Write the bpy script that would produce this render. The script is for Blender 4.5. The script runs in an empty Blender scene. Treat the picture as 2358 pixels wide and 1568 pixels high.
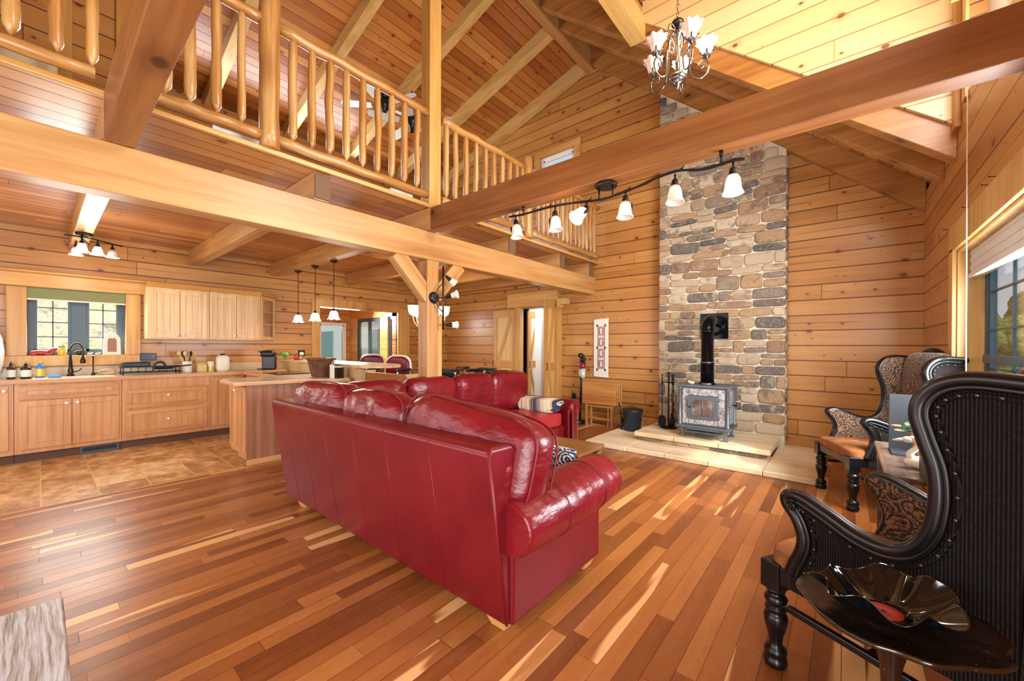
import bpy, bmesh, math, random
from mathutils import Vector, Matrix, noise
random.seed(7)
PI = math.pi
C = bpy.context.scene.collection

# ------------------------------------------------------------------ colour / node helpers
def L(r, g, b):
    f = lambda c: (c / 255 / 12.92) if c / 255 <= .04045 else ((c / 255 + .055) / 1.055) ** 2.4
    return (f(r), f(g), f(b), 1)

class NT:
    def __init__(s, name):
        s.m = bpy.data.materials.new(name); s.m.use_nodes = True
        s.t = s.m.node_tree; s.t.nodes.clear()
        s.out = s.t.nodes.new('ShaderNodeOutputMaterial')
    def n(s, typ, **kw):
        x = s.t.nodes.new('ShaderNode' + typ)
        for k, v in kw.items():
            if hasattr(x, k): setattr(x, k, v)
        return x
    def l(s, a, b): s.t.links.new(a, b)
    def set(s, sock, v):
        if isinstance(v, bpy.types.NodeSocket): s.l(v, sock)
        elif v is not None: sock.default_value = v
    def math(s, op, a, b=None, c=None, clamp=False):
        x = s.n('Math', operation=op, use_clamp=clamp)
        s.set(x.inputs[0], a)
        if b is not None: s.set(x.inputs[1], b)
        if c is not None: s.set(x.inputs[2], c)
        return x.outputs[0]
    def vec(s, a, b, c):
        x = s.n('CombineXYZ'); s.set(x.inputs[0], a); s.set(x.inputs[1], b); s.set(x.inputs[2], c); return x.outputs[0]
    def dot(s, a, v):
        x = s.n('VectorMath', operation='DOT_PRODUCT'); s.l(a, x.inputs[0]); x.inputs[1].default_value = v; return x.outputs['Value']
    def mul(s, a, v):
        x = s.n('VectorMath', operation='MULTIPLY'); s.l(a, x.inputs[0]); x.inputs[1].default_value = v; return x.outputs[0]
    def pos(s):
        return s.n('TexCoord').outputs['Object']
    def noise(s, v, scale=1, detail=3, rough=.55, dim='3D'):
        x = s.n('TexNoise', noise_dimensions=dim); s.l(v, x.inputs['Vector']); x.inputs['Scale'].default_value = scale
        x.inputs['Detail'].default_value = detail; x.inputs['Roughness'].default_value = rough
        return x.outputs[0]
    def ramp(s, f, stops, interp='LINEAR'):
        x = s.n('ValToRGB'); s.set(x.inputs[0], f); r = x.color_ramp; r.interpolation = interp
        while len(r.elements) < len(stops): r.elements.new(.5)
        for e, (p, c) in zip(r.elements, stops): e.position = p; e.color = c
        return x.outputs[0]
    def mix(s, f, a, b, mode='MIX'):
        x = s.n('Mix', data_type='RGBA', blend_type=mode); s.set(x.inputs[0], f)
        s.set(x.inputs[6], a); s.set(x.inputs[7], b); return x.outputs[2]
    def sstep(s, v, a, b):
        x = s.n('MapRange', interpolation_type='SMOOTHSTEP'); s.set(x.inputs[0], v)
        x.inputs[1].default_value = a; x.inputs[2].default_value = b; return x.outputs[0]
    def wn(s, v, dim='3D'):
        x = s.n('TexWhiteNoise', noise_dimensions=dim)
        s.set(x.inputs['W'] if dim == '1D' else x.inputs['Vector'], v); return x.outputs
    def bump(s, h, strength=.3, dist=.01, normal=None):
        x = s.n('Bump'); s.l(h, x.inputs['Height']); x.inputs['Strength'].default_value = strength
        x.inputs['Distance'].default_value = dist
        if normal is not None: s.l(normal, x.inputs['Normal'])
        return x.outputs[0]
    def bsdf(s, col, rough=.5, metal=0, nrm=None, coat=0, spec=.5, trans=0, emit=None, es=0, coat_rough=.1, sheen=0, alpha=None, ior=1.45, sss=0):
        p = s.n('BsdfPrincipled')
        s.set(p.inputs['Base Color'], col); s.set(p.inputs['Roughness'], rough); s.set(p.inputs['Metallic'], metal)
        if nrm is not None: s.l(nrm, p.inputs['Normal'])
        p.inputs['Coat Weight'].default_value = coat; p.inputs['Coat Roughness'].default_value = coat_rough
        p.inputs['Specular IOR Level'].default_value = spec; p.inputs['Transmission Weight'].default_value = trans
        p.inputs['Sheen Weight'].default_value = sheen; p.inputs['IOR'].default_value = ior
        if emit is not None:
            s.set(p.inputs['Emission Color'], emit); p.inputs['Emission Strength'].default_value = es
        if alpha is not None: p.inputs['Alpha'].default_value = alpha
        s.l(p.outputs[0], s.out.inputs[0]); return s.m

M = {}
def plain(name, col, rough=.5, metal=0, **kw):
    t = NT(name); M[name] = t.bsdf(L(*col), rough, metal, **kw); return M[name]

def ds(c, k=.03, m=.93):
    y = .2126 * c[0] + .7152 * c[1] + .0722 * c[2]; r, g, b = ((v + (y - v) * k) * m for v in c[:3]); return (r * .97, g * 1.0, b * .95, 1)
def knots(t, P, su, u, v, seed, density=.35, size=.016):
    """round pine knots: returns mask 0..1 (core) and ring distance"""
    x = t.n('TexVoronoi', voronoi_dimensions='3D', feature='F1')
    vv = t.vec(t.math('MULTIPLY', u, su), v, seed)
    t.l(vv, x.inputs['Vector']); x.inputs['Scale'].default_value = 1
    return x

def wood(name, cols, axis='X', rough=.42, coat=.15, knot=1.0, scale=1.0, contrast=1.0, bump=.08):
    """solid timber, grain along axis (3D texture so every face of a beam is covered)"""
    cols = [ds(c) for c in cols]
    t = NT(name); P = t.pos()
    st = {'X': (.8, 16, 16), 'Y': (16, .8, 16), 'Z': (16, 16, .8)}[axis]
    g = t.noise(t.mul(P, tuple(k * scale for k in st)), 1, 4, .6)
    st2 = {'X': (.5, 3, 3), 'Y': (3, .5, 3), 'Z': (3, 3, .5)}[axis]
    g2 = t.noise(t.mul(P, st2), 1, 2, .5)
    g3 = t.noise(t.mul(P, tuple(k * scale * 3.2 for k in st)), 1, 2, .6)
    f = t.math('ADD', t.math('MULTIPLY', g, .55 * contrast), t.math('ADD', t.math('MULTIPLY', g2, .45), t.math('MULTIPLY', g3, .14)))
    col = t.ramp(f, [(.42, cols[0]), (.56, cols[1]), (.72, cols[2])])
    if knot > 0:
        x = t.n('TexVoronoi', voronoi_dimensions='3D'); sk = {'X': (2.0, 3.4, 3.4), 'Y': (3.4, 2.0, 3.4), 'Z': (3.4, 3.4, 2.0)}[axis]
        t.l(t.mul(P, sk), x.inputs['Vector']); x.inputs['Scale'].default_value = 1
        rnd = t.n('SeparateColor'); t.l(x.outputs['Color'], rnd.inputs[0])
        gate = t.math('GREATER_THAN', rnd.outputs[0], 1 - .75 * knot)
        d = x.outputs['Distance']
        core = t.math('MULTIPLY', t.math('SUBTRACT', 1, t.sstep(d, .06, .13)), gate)
        halo = t.math('MULTIPLY', t.math('SUBTRACT', 1, t.sstep(d, .09, .42)), gate)
        col = t.mix(t.math('MULTIPLY', halo, .5), col, cols[3])
        col = t.mix(t.math('MULTIPLY', core, .8), col, cols[4])
    nr = t.bump(g, bump, .004)
    M[name] = t.bsdf(col, rough, 0, nr, coat, coat_rough=.25)
    return M[name]

def planks(name, U, V, w, ln, ramp, dark, knotc, gw=.006, knot=.4, grain=14, rough=.4, coat=.2, endgap=True, seam=0, bumps=.5, groove=.85, voff=0, gsc=1.0, specks=0, cr=.2, rw=.62):
    """boards laid along U, stacked along V, width w, length ln"""
    ramp = [(p_, ds(c_)) for p_, c_ in ramp]
    t = NT(name); P = t.pos()
    u = t.dot(P, U); v = t.math('ADD', t.dot(P, V), voff)
    row = t.math('FLOOR', t.math('DIVIDE', v, w))
    rr = t.wn(row, '1D')[0]
    uu = t.math('ADD', t.math('DIVIDE', u, ln), t.math('MULTIPLY', rr, 7.3))
    idx = t.math('FLOOR', uu)
    cell = t.wn(t.vec(row, idx, 3.1))
    rnd = cell[0]
    sep = t.n('SeparateColor'); t.l(cell[1], sep.inputs[0])
    # grain (offset for each board)
    gv = t.vec(t.math('MULTIPLY', u, 1.3 * gsc), t.math('ADD', t.math('MULTIPLY', v, grain * gsc), t.math('MULTIPLY', rnd, 40)), t.math('MULTIPLY', rnd, 19))
    g = t.noise(gv, 1, 4, .6)
    gv2 = t.vec(t.math('MULTIPLY', u, .8 * gsc), t.math('ADD', t.math('MULTIPLY', v, 4 * gsc), t.math('MULTIPLY', rnd, 23)), rnd)
    g2 = t.noise(gv2, 1, 2, .5)
    f = t.math('ADD', t.math('MULTIPLY', t.math('SUBTRACT', rnd, .5), rw), t.math('ADD', t.math('MULTIPLY', g, .45), t.math('MULTIPLY', g2, .5)))
    col = t.ramp(f, ramp)
    # knots
    if knot > 0:
        x = t.n('TexVoronoi', voronoi_dimensions='2D')
        t.l(t.vec(t.math('MULTIPLY', u, 3.6), t.math('MULTIPLY', v, 5.2), 0), x.inputs['Vector']); x.inputs['Scale'].default_value = 1
        s2 = t.n('SeparateColor'); t.l(x.outputs['Color'], s2.inputs[0])
        gate = t.math('GREATER_THAN', s2.outputs[0], 1 - knot * .72)
        size = t.math('ADD', .55, t.math('MULTIPLY', s2.outputs[1], .8))
        d = t.math('DIVIDE', x.outputs['Distance'], size)
        dn = t.math('ADD', d, t.math('MULTIPLY', t.math('SUBTRACT', g, .5), .05))
        core = t.math('MULTIPLY', t.math('SUBTRACT', 1, t.sstep(dn, .065, .115)), gate)
        inner = t.math('MULTIPLY', t.math('SUBTRACT', 1, t.sstep(dn, .03, .075)), gate)
        halo = t.math('MULTIPLY', t.math('SUBTRACT', 1, t.sstep(dn, .09, .34)), gate)
        col = t.mix(t.math('MULTIPLY', halo, .3), col, knotc[0])
        col = t.mix(t.math('MULTIPLY', core, .85), col, knotc[1])
        col = t.mix(t.math('MULTIPLY', inner, .35), col, knotc[0])
        # a second population of small specks
        if specks > 0:
            y = t.n('TexVoronoi', voronoi_dimensions='2D')
            t.l(t.vec(t.math('MULTIPLY', u, 8), t.math('MULTIPLY', v, 11), 0), y.inputs['Vector']); y.inputs['Scale'].default_value = 1
            s3 = t.n('SeparateColor'); t.l(y.outputs['Color'], s3.inputs[0])
            g3 = t.math('GREATER_THAN', s3.outputs[2], 1 - specks)
            clus = t.sstep(t.noise(t.vec(u, v, 4), 1.3, 1, .5), .5, .62)
            sp = t.math('MULTIPLY', t.math('MULTIPLY', t.math('SUBTRACT', 1, t.sstep(y.outputs['Distance'], .06, .13)), g3), clus)
            col = t.mix(t.math('MULTIPLY', sp, .75), col, knotc[1])
    # grooves
    fv = t.math('FRACT', t.math('DIVIDE', v, w))
    ed = t.math('MULTIPLY', t.math('MINIMUM', fv, t.math('SUBTRACT', 1, fv)), w)
    gm = t.math('SUBTRACT', 1, t.sstep(ed, gw * .35, gw))
    if endgap:
        fu = t.math('FRACT', uu)
        eu = t.math('MULTIPLY', t.math('MINIMUM', fu, t.math('SUBTRACT', 1, fu)), ln)
        em = t.math('SUBTRACT', 1, t.sstep(eu, gw * .2, gw * .6))
        gm = t.math('MAXIMUM', gm, t.math('MULTIPLY', em, .8))
    if seam > 0:   # drying checks that wander along some logs
        wob = t.math('MULTIPLY', t.math('SUBTRACT', t.noise(t.vec(u, row, 0), .9, 2, .5), .5), .12)
        sv = t.math('ABSOLUTE', t.math('SUBTRACT', t.math('ADD', fv, wob), .5))
        sm = t.math('SUBTRACT', 1, t.sstep(sv, .008, .03))
        sm = t.math('MULTIPLY', sm, t.math('GREATER_THAN', sep.outputs[2], 1 - seam))
        sm = t.math('MULTIPLY', sm, t.sstep(t.noise(t.vec(u, row, 9), 1.1, 1, .5), .42, .55))
        gm = t.math('MAXIMUM', gm, t.math('MULTIPLY', sm, .7))
    col = t.mix(t.math('MULTIPLY', gm, groove), col, dark)
    h = t.math('SUBTRACT', t.math('MULTIPLY', g, .12), gm)
    nr = t.bump(h, bumps, .006)
    M[name] = t.bsdf(col, rough, 0, nr, coat, coat_rough=cr)
    return M[name]

# ------------------------------------------------------------------ mesh builder
class MB:
    def __init__(s): s.v = []; s.f = []; s.mi = []; s.sm = []; s.cur = 0
    def face(s, idx, smooth=False): s.f.append(idx); s.mi.append(s.cur); s.sm.append(smooth)
    def box(s, x0, x1, y0, y1, z0, z1, mat=None):
        b = len(s.v)
        pts = [(x, y, z) for z in (z0, z1) for y in (y0, y1) for x in (x0, x1)]
        if mat: pts = [tuple(mat @ Vector(p)) for p in pts]
        s.v += pts
        for q in ((0, 2, 3, 1), (4, 5, 7, 6), (0, 1, 5, 4), (2, 6, 7, 3), (0, 4, 6, 2), (1, 3, 7, 5)):
            s.face([b + i for i in q])
        return s
    def prism(s, pts, d0, d1, plane='XY'):
        """polygon pts (2D, ccw) in plane extruded along the third axis"""
        n = len(pts); b = len(s.v)
        def P(a, c, d):
            return {'XY': (a, c, d), 'XZ': (a, d, c), 'YZ': (d, a, c)}[plane]
        for d in (d0, d1): s.v += [P(a, c, d) for a, c in pts]
        s.face([b + i for i in range(n)][::-1]); s.face([b + n + i for i in range(n)])
        for i in range(n): s.face([b + i, b + (i + 1) % n, b + n + (i + 1) % n, b + n + i])
        return s
    def lathe(s, prof, c=(0, 0, 0), n=20, axis=None, caps=True, sx=1, sy=1, smooth=True):
        """prof: list of (r, z); optional rotation matrix axis"""
        b = len(s.v); m = axis
        for r, z in prof:
            for k in range(n):
                a = 2 * PI * k / n; p = Vector((r * math.cos(a) * sx, r * math.sin(a) * sy, z))
                if m: p = m @ p
                s.v.append((p.x + c[0], p.y + c[1], p.z + c[2]))
        for i in range(len(prof) - 1):
            for k in range(n):
                s.face([b + i * n + k, b + i * n + (k + 1) % n, b + (i + 1) * n + (k + 1) % n, b + (i + 1) * n + k], smooth)
        if caps:
            s.face([b + k for k in range(n)][::-1]); s.face([b + (len(prof) - 1) * n + k for k in range(n)])
        return s
    def tube(s, pts, r, n=10, closed=False, caps=True, sq=None):
        """round tube along pts; r number or list; sq=(a,b) elliptical scale"""
        b = len(s.v); pts = [Vector(p) for p in pts]; m = len(pts)
        R = r if isinstance(r, (list, tuple)) else [r] * m
        up = None
        for i, p in enumerate(pts):
            if closed: d = pts[(i + 1) % m] - pts[i - 1]
            else: d = pts[min(i + 1, m - 1)] - pts[max(i - 1, 0)]
            d = d.normalized() if d.length > 1e-9 else Vector((0, 0, 1))
            if up is None:
                up = Vector((0, 0, 1)) if abs(d.z) < .9 else Vector((1, 0, 0))
            up = (up - d * up.dot(d))
            up = up.normalized() if up.length > 1e-6 else d.orthogonal().normalized()
            sd = d.cross(up)
            for k in range(n):
                a = 2 * PI * k / n
                ca, sa = math.cos(a), math.sin(a)
                if sq: ca *= sq[0]; sa *= sq[1]
                q = p + (sd * ca + up * sa) * R[i]; s.v.append(tuple(q))
        rng = m if closed else m - 1
        for i in range(rng):
            j = (i + 1) % m
            for k in range(n):
                s.face([b + i * n + k, b + i * n + (k + 1) % n, b + j * n + (k + 1) % n, b + j * n + k], True)
        if caps and not closed:
            s.face([b + k for k in range(n)][::-1]); s.face([b + (m - 1) * n + k for k in range(n)])
        return s
    def ell(s, c, rx, ry, rz, n=16, m=10, axis=None, e=1.0):
        """ellipsoid; e<1 squarer"""
        b = len(s.v)
        sg = lambda x, p: math.copysign(abs(x) ** p, x)
        for i in range(m + 1):
            th = -PI / 2 + PI * i / m
            for k in range(n):
                a = 2 * PI * k / n
                p = Vector((rx * sg(math.cos(th), e) * sg(math.cos(a), e), ry * sg(math.cos(th), e) * sg(math.sin(a), e), rz * sg(math.sin(th), e)))
                if axis: p = axis @ p
                s.v.append((p.x + c[0], p.y + c[1], p.z + c[2]))
        for i in range(m):
            for k in range(n):
                s.face([b + i * n + k, b + i * n + (k + 1) % n, b + (i + 1) * n + (k + 1) % n, b + (i + 1) * n + k], True)
        return s
    def grid(s, fn, nu, nv, smooth=True, closeu=False):
        b = len(s.v)
        for i in range(nu + 1):
            for j in range(nv + 1): s.v.append(tuple(fn(i / nu, j / nv)))
        for i in range(nu):
            for j in range(nv):
                s.face([b + i * (nv + 1) + j, b + (i + 1) * (nv + 1) + j, b + (i + 1) * (nv + 1) + j + 1, b + i * (nv + 1) + j + 1], smooth)
        return s
    def xf(s, mat, start=0):
        for i in range(start, len(s.v)): s.v[i] = tuple(mat @ Vector(s.v[i]))
        return s
    def build(s, name, mats, parent=None, bevel=0, seg=2, solid=0, sub=0, weld=True, auto=None):
        me = bpy.data.meshes.new(name)
        me.from_pydata(s.v, [], s.f)
        mats = mats if isinstance(mats, (list, tuple)) else [mats]
        for m in mats: me.materials.append(M[m] if isinstance(m, str) else m)
        for p, mi, sm in zip(me.polygons, s.mi, s.sm): p.material_index = mi; p.use_smooth = sm
        bm = bmesh.new(); bm.from_mesh(me)
        if weld: bmesh.ops.remove_doubles(bm, verts=bm.verts, dist=1e-5)
        bmesh.ops.recalc_face_normals(bm, faces=bm.faces)
        bm.to_mesh(me); bm.free()
        o = bpy.data.objects.new(name, me); C.objects.link(o)
        if parent: o.parent = parent
        if solid: md = o.modifiers.new('Solidify', 'SOLIDIFY'); md.thickness = solid; md.offset = 0
        if bevel:
            md = o.modifiers.new('Bevel', 'BEVEL'); md.width = bevel; md.segments = seg; md.limit_method = 'ANGLE'; md.angle_limit = math.radians(40)
        if sub: md = o.modifiers.new('Subsurf', 'SUBSURF'); md.levels = md.render_levels = sub
        return o

def tag(o, label, cat, group=None, kind=None):
    if label: o['label'] = label
    if cat: o['category'] = cat
    if group: o['group'] = group
    if kind: o['kind'] = kind
    return o
def thing(name, label, cat, loc=(0, 0, 0), rz=0, group=None):
    o = bpy.data.objects.new(name, None); C.objects.link(o); o.empty_display_size = .05
    o.location = loc; o.rotation_euler = (0, 0, rz)
    return tag(o, label, cat, group)
def struct(name, mb, mat, parent=None, **kw):
    o = mb.build(name, mat, parent, **kw)
    if parent is None: o['kind'] = 'structure'
    return o
def dup(root, loc, rz, label=None, group=None):
    r = root.copy(); C.objects.link(r); r.location = loc; r.rotation_euler = (0, 0, rz)
    if label: r['label'] = label
    if group: r['group'] = group
    for ch in list(root.children):
        c = ch.copy(); C.objects.link(c); c.parent = r
        for g in ch.children:
            d = g.copy(); C.objects.link(d); d.parent = c
    return r
def Box(x0, x1, y0, y1, z0, z1): return MB().box(x0, x1, y0, y1, z0, z1)
def rotm(ax, deg, about=(0, 0, 0)):
    a = Vector(about); return Matrix.Translation(a) @ Matrix.Rotation(math.radians(deg), 4, ax) @ Matrix.Translation(-a)
def align(d):
    """matrix turning local z to direction d"""
    return Vector((0, 0, 1)).rotation_difference(Vector(d).normalized()).to_matrix().to_4x4()
def spline(pts, n=8):
    out = []; P = [Vector(p) for p in pts]; P = [P[0]] + P + [P[-1]]
    for i in range(1, len(P) - 2):
        for k in range(n):
            t = k / n
            out.append(.5 * ((2 * P[i]) + (-P[i - 1] + P[i + 1]) * t + (2 * P[i - 1] - 5 * P[i] + 4 * P[i + 1] - P[i + 2]) * t * t + (-P[i - 1] + 3 * P[i] - 3 * P[i + 1] + P[i + 2]) * t ** 3))
    out.append(P[-2]); return out
# ------------------------------------------------------------------ camera
cam = bpy.data.cameras.new('camera'); co = bpy.data.objects.new('camera', cam); C.objects.link(co)
yaw, pit, rol = math.radians(39.926), math.radians(-.208), math.radians(.21)
f0 = Vector((-math.sin(yaw), math.cos(yaw), 0)); r0 = Vector((math.cos(yaw), math.sin(yaw), 0)); u0 = Vector((0, 0, 1))
fw = f0 * math.cos(pit) + u0 * math.sin(pit); u2 = u0 * math.cos(pit) - f0 * math.sin(pit)
rt = r0 * math.cos(rol) + u2 * math.sin(rol); up = u2 * math.cos(rol) - r0 * math.sin(rol)
mt = Matrix((rt, up, -fw)).transposed().to_4x4(); mt.translation = (0, 0, 1.3)
co.matrix_world = mt
cam.sensor_width = 36; cam.lens = 912 / 2358 * 36; cam.shift_y = 16.4 / 2358; cam.clip_start = .05; cam.clip_end = 200
bpy.context.scene.camera = co

# ------------------------------------------------------------------ timber materials
PINE = [(.15, L(160, 98, 44)), (.42, L(190, 128, 62)), (.7, L(206, 148, 80)), (1, L(220, 168, 100))]
CEIL = [(.1, L(150, 80, 32)), (.4, L(182, 108, 46)), (.7, L(202, 132, 64)), (1, L(218, 156, 84))]
KN = [L(150, 78, 36), L(74, 34, 16)]
DK = L(66, 34, 16)
planks('log_wall_far', (1, 0, 0), (0, 0, 1), .187, 5.2, PINE, DK, KN, gw=.01, knot=.42, seam=.45, voff=-.012, grain=20, rough=.38, coat=.25, specks=.22, rw=.3)
planks('log_wall_side', (0, 1, 0), (0, 0, 1), .187, 4.6, PINE, DK, KN, gw=.01, knot=.42, seam=.45, voff=-.012, grain=20, rough=.38, coat=.25, specks=.22, rw=.3)
planks('deck_boards', (0, 1, 0), (1, 0, 0), .13, 3.4, CEIL, L(52, 24, 10), KN, gw=.007, knot=.2, grain=22, rough=.33, coat=.3, bumps=.7, specks=.1)
A1 = math.atan(.84)
planks('roof_boards_right', (0, 1, 0), (-math.cos(A1), 0, math.sin(A1)), .15, 3.4, PINE, L(96, 52, 22), KN, gw=.008, knot=.3, grain=16, rough=.35, coat=.3, specks=.15)
A2 = math.atan(.28)
planks('roof_boards_left', (0, 1, 0), (math.cos(A2), 0, math.sin(A2)), .136, 3.0, CEIL, L(70, 34, 14), KN, gw=.008, knot=.34, grain=16, rough=.3, coat=.35, specks=.25)
CHK = [(.1, L(222, 180, 120)), (.5, L(234, 198, 142)), (1, L(244, 214, 168))]
planks('cheek_boards', (1, 0, 0), (0, 0, 1), .19, 4.2, CHK, L(150, 88, 40), KN, gw=.007, knot=.22, grain=14, rough=.38, coat=.25, specks=.1)
FLR = [(.06, L(104, 52, 22)), (.22, L(132, 70, 32)), (.45, L(158, 90, 44)), (.68, L(176, 106, 54)), (.86, L(194, 126, 68)), (1, L(220, 170, 100))]
BEAM = (L(164, 104, 52), L(188, 132, 74), L(206, 156, 98), L(136, 78, 32), L(70, 36, 14))
for ax in 'XYZ': wood('timber_' + ax, BEAM, ax, .4, .2, .8)
wood('tie_timber_X', (L(118, 66, 28), L(142, 84, 40), L(162, 104, 54), L(92, 48, 20), L(44, 22, 10)), 'X', .4, .2, 1.1)
wood('rafter_timber_X', (L(148, 90, 38), L(176, 116, 56), L(198, 140, 76), L(116, 64, 26), L(54, 26, 12)), 'X', .4, .2, .9)
PALE = (L(194, 144, 76), L(214, 168, 98), L(226, 188, 122), L(170, 104, 56), L(96, 52, 26))
for ax in 'XYZ': wood('pale_timber_' + ax, PALE, ax, .42, .2, .7)
TRIM = (L(190, 130, 60), L(208, 152, 78), L(222, 174, 102), L(170, 100, 48), L(100, 54, 24))
for ax in 'XYZ': wood('trim_' + ax, TRIM, ax, .42, .2, .4)
RAILC = (L(152, 92, 38), L(188, 130, 64), L(214, 172, 112), L(150, 88, 44), L(70, 36, 18))
for ax in 'YZ': wood('peeled_' + ax, RAILC, ax, .32, .35, 1.0, scale=1.6)
plain('white_paint', (228, 228, 224), .5); plain('bark', (112, 84, 60), .9)

# floor boards: random widths of reddish heartwood with pale sapwood streaks
def floor_mat():
    t = NT('cherry_floor'); P = t.pos()
    x = t.n('SeparateXYZ'); t.l(P, x.inputs[0]); X, Y = x.outputs[0], x.outputs[1]
    # cumulative widths: three interleaved strips in a .235 m period
    per = .255
    q = t.math('DIVIDE', X, per); base = t.math('FLOOR', q); fr = t.math('SUBTRACT', q, base)
    a = t.math('GREATER_THAN', fr, .30); b = t.math('GREATER_THAN', fr, .62)
    row = t.math('ADD', t.math('MULTIPLY', base, 3), t.math('ADD', a, b))
    def edge(p): return t.math('ABSOLUTE', t.math('SUBTRACT', fr, p))
    ed = t.math('MINIMUM', t.math('MINIMUM', edge(0), edge(1)), t.math('MINIMUM', edge(.30), edge(.62)))
    ed = t.math('MULTIPLY', ed, per)
    rr = t.wn(row, '1D')[0]
    uu = t.math('ADD', t.math('DIVIDE', Y, .95), t.math('MULTIPLY', rr, 9.7))
    wob = t.math('MULTIPLY', t.math('SUBTRACT', t.noise(t.vec(uu, row, 0), .8, 0, .5), .5), .9)
    uu = t.math('ADD', uu, wob)
    idx = t.math('FLOOR', uu); fu = t.math('SUBTRACT', uu, idx)
    eu = t.math('MULTIPLY', t.math('MINIMUM', fu, t.math('SUBTRACT', 1, fu)), .95)
    cell = t.wn(t.vec(row, idx, 1.7)); rnd = cell[0]
    sc = t.n('SeparateColor'); t.l(cell[1], sc.inputs[0])
    off = t.math('MULTIPLY', rnd, 60)
    g = t.noise(t.vec(t.math('MULTIPLY', X, 34), t.math('ADD', t.math('MULTIPLY', Y, 1.4), off), off), 1, 4, .6)
    g2 = t.noise(t.vec(t.math('MULTIPLY', X, 9), t.math('ADD', t.math('MULTIPLY', Y, 1.1), off), off), 1, 3, .6)
    cur = t.noise(t.vec(t.math('MULTIPLY', X, 5), t.math('ADD', t.math('MULTIPLY', Y, 2.2), off), off), 1, 3, .6)
    rings = t.math('SINE', t.math('MULTIPLY', cur, 70))
    f = t.math('ADD', t.math('MULTIPLY', rnd, .62), t.math('ADD', t.math('MULTIPLY', g, .26), t.math('MULTIPLY', g2, .3)))
    f = t.math('ADD', f, t.math('MULTIPLY', rings, .022))
    col = t.ramp(t.math('SUBTRACT', f, .12), [(a_, ds(b_, .0, .92)) for a_, b_ in FLR])
    sap = t.math('MULTIPLY', t.math('GREATER_THAN', sc.outputs[1], .86), t.sstep(t.noise(t.vec(t.math('MULTIPLY', X, 12), t.math('ADD', t.math('MULTIPLY', Y, .9), off), off), 1, 1, .5), .5, .56))
    col = t.mix(t.math('MULTIPLY', sap, .85), col, L(232, 178, 116))
    gm = t.math('SUBTRACT', 1, t.sstep(ed, .0006, .0026))
    em = t.math('SUBTRACT', 1, t.sstep(eu, .0006, .0022))
    gm = t.math('MAXIMUM', gm, em)
    vis = t.math('ADD', .25, t.math('MULTIPLY', t.wn(t.vec(row, 5.5, 2.2))[0], .6))
    col = t.mix(t.math('MULTIPLY', gm, vis), col, L(50, 22, 10))
    nr = t.bump(t.math('SUBTRACT', t.math('MULTIPLY', g, .05), gm), .25, .003)
    ro = t.math('ADD', .24, t.math('MULTIPLY', t.noise(P, 2.2, 3, .6), .2))
    M['cherry_floor'] = t.bsdf(col, ro, 0, nr, .12, coat_rough=.22)
floor_mat()

def tile_mat():
    t = NT('kitchen_tile'); P = t.pos(); x = t.n('SeparateXYZ'); t.l(P, x.inputs[0])
    u = t.math('DIVIDE', t.math('SUBTRACT', x.outputs[1], .01), .331); v = t.math('DIVIDE', t.math('ADD', x.outputs[0], 4.89), .165)
    v = t.math('DIVIDE', t.math('ADD', x.outputs[0], 4.89), .331)
    iu, iv = t.math('FLOOR', u), t.math('FLOOR', v); fu, fv = t.math('SUBTRACT', u, iu), t.math('SUBTRACT', v, iv)
    e = t.math('MINIMUM', t.math('MINIMUM', fu, t.math('SUBTRACT', 1, fu)), t.math('MINIMUM', fv, t.math('SUBTRACT', 1, fv)))
    gm = t.math('SUBTRACT', 1, t.sstep(e, .008, .02))
    rn = t.wn(t.vec(iu, iv, 0))[0]
    n1 = t.noise(t.vec(t.math('ADD', x.outputs[0], t.math('MULTIPLY', rn, 30)), t.math('MULTIPLY', x.outputs[1], 1.6), rn), 5, 5, .65)
    f = t.math('ADD', t.math('MULTIPLY', rn, .22), n1)
    col = t.ramp(f, [(.36, L(142, 94, 54)), (.52, L(176, 124, 74)), (.66, L(208, 164, 108)), (.8, L(228, 196, 144))])
    col = t.mix(gm, col, L(214, 168, 108))
    nr = t.bump(t.math('SUBTRACT', t.math('MULTIPLY', n1, .3), gm), .25, .004)
    M['kitchen_tile'] = t.bsdf(col, .34, 0, nr, .1)
tile_mat()

# ------------------------------------------------------------------ the room shell
XR, XK, YF = .66, -7.45, 6.12
struct('floor', Box(-4.89, XR + .18, -1.6, 6.3, -.08, 0).box(-9.6, -4.89, 2.75, 6.3, -.08, 0), 'cherry_floor')
struct('floor_kitchen', Box(-7.7, -4.89, -1.6, 2.75, -.078, 0.002), 'kitchen_tile')
struct('trim_floor', Box(-4.905, -4.878, -1.6, 1.40, -.01, .008), 'timber_Y', bevel=.003)
zr = lambda x: 6.03 - .84 * (x + 3.25)      # underside line of the right rafters
zl = lambda x: 6.03 + .28 * (x + 3.45)      # underside line of the left rafters
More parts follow.
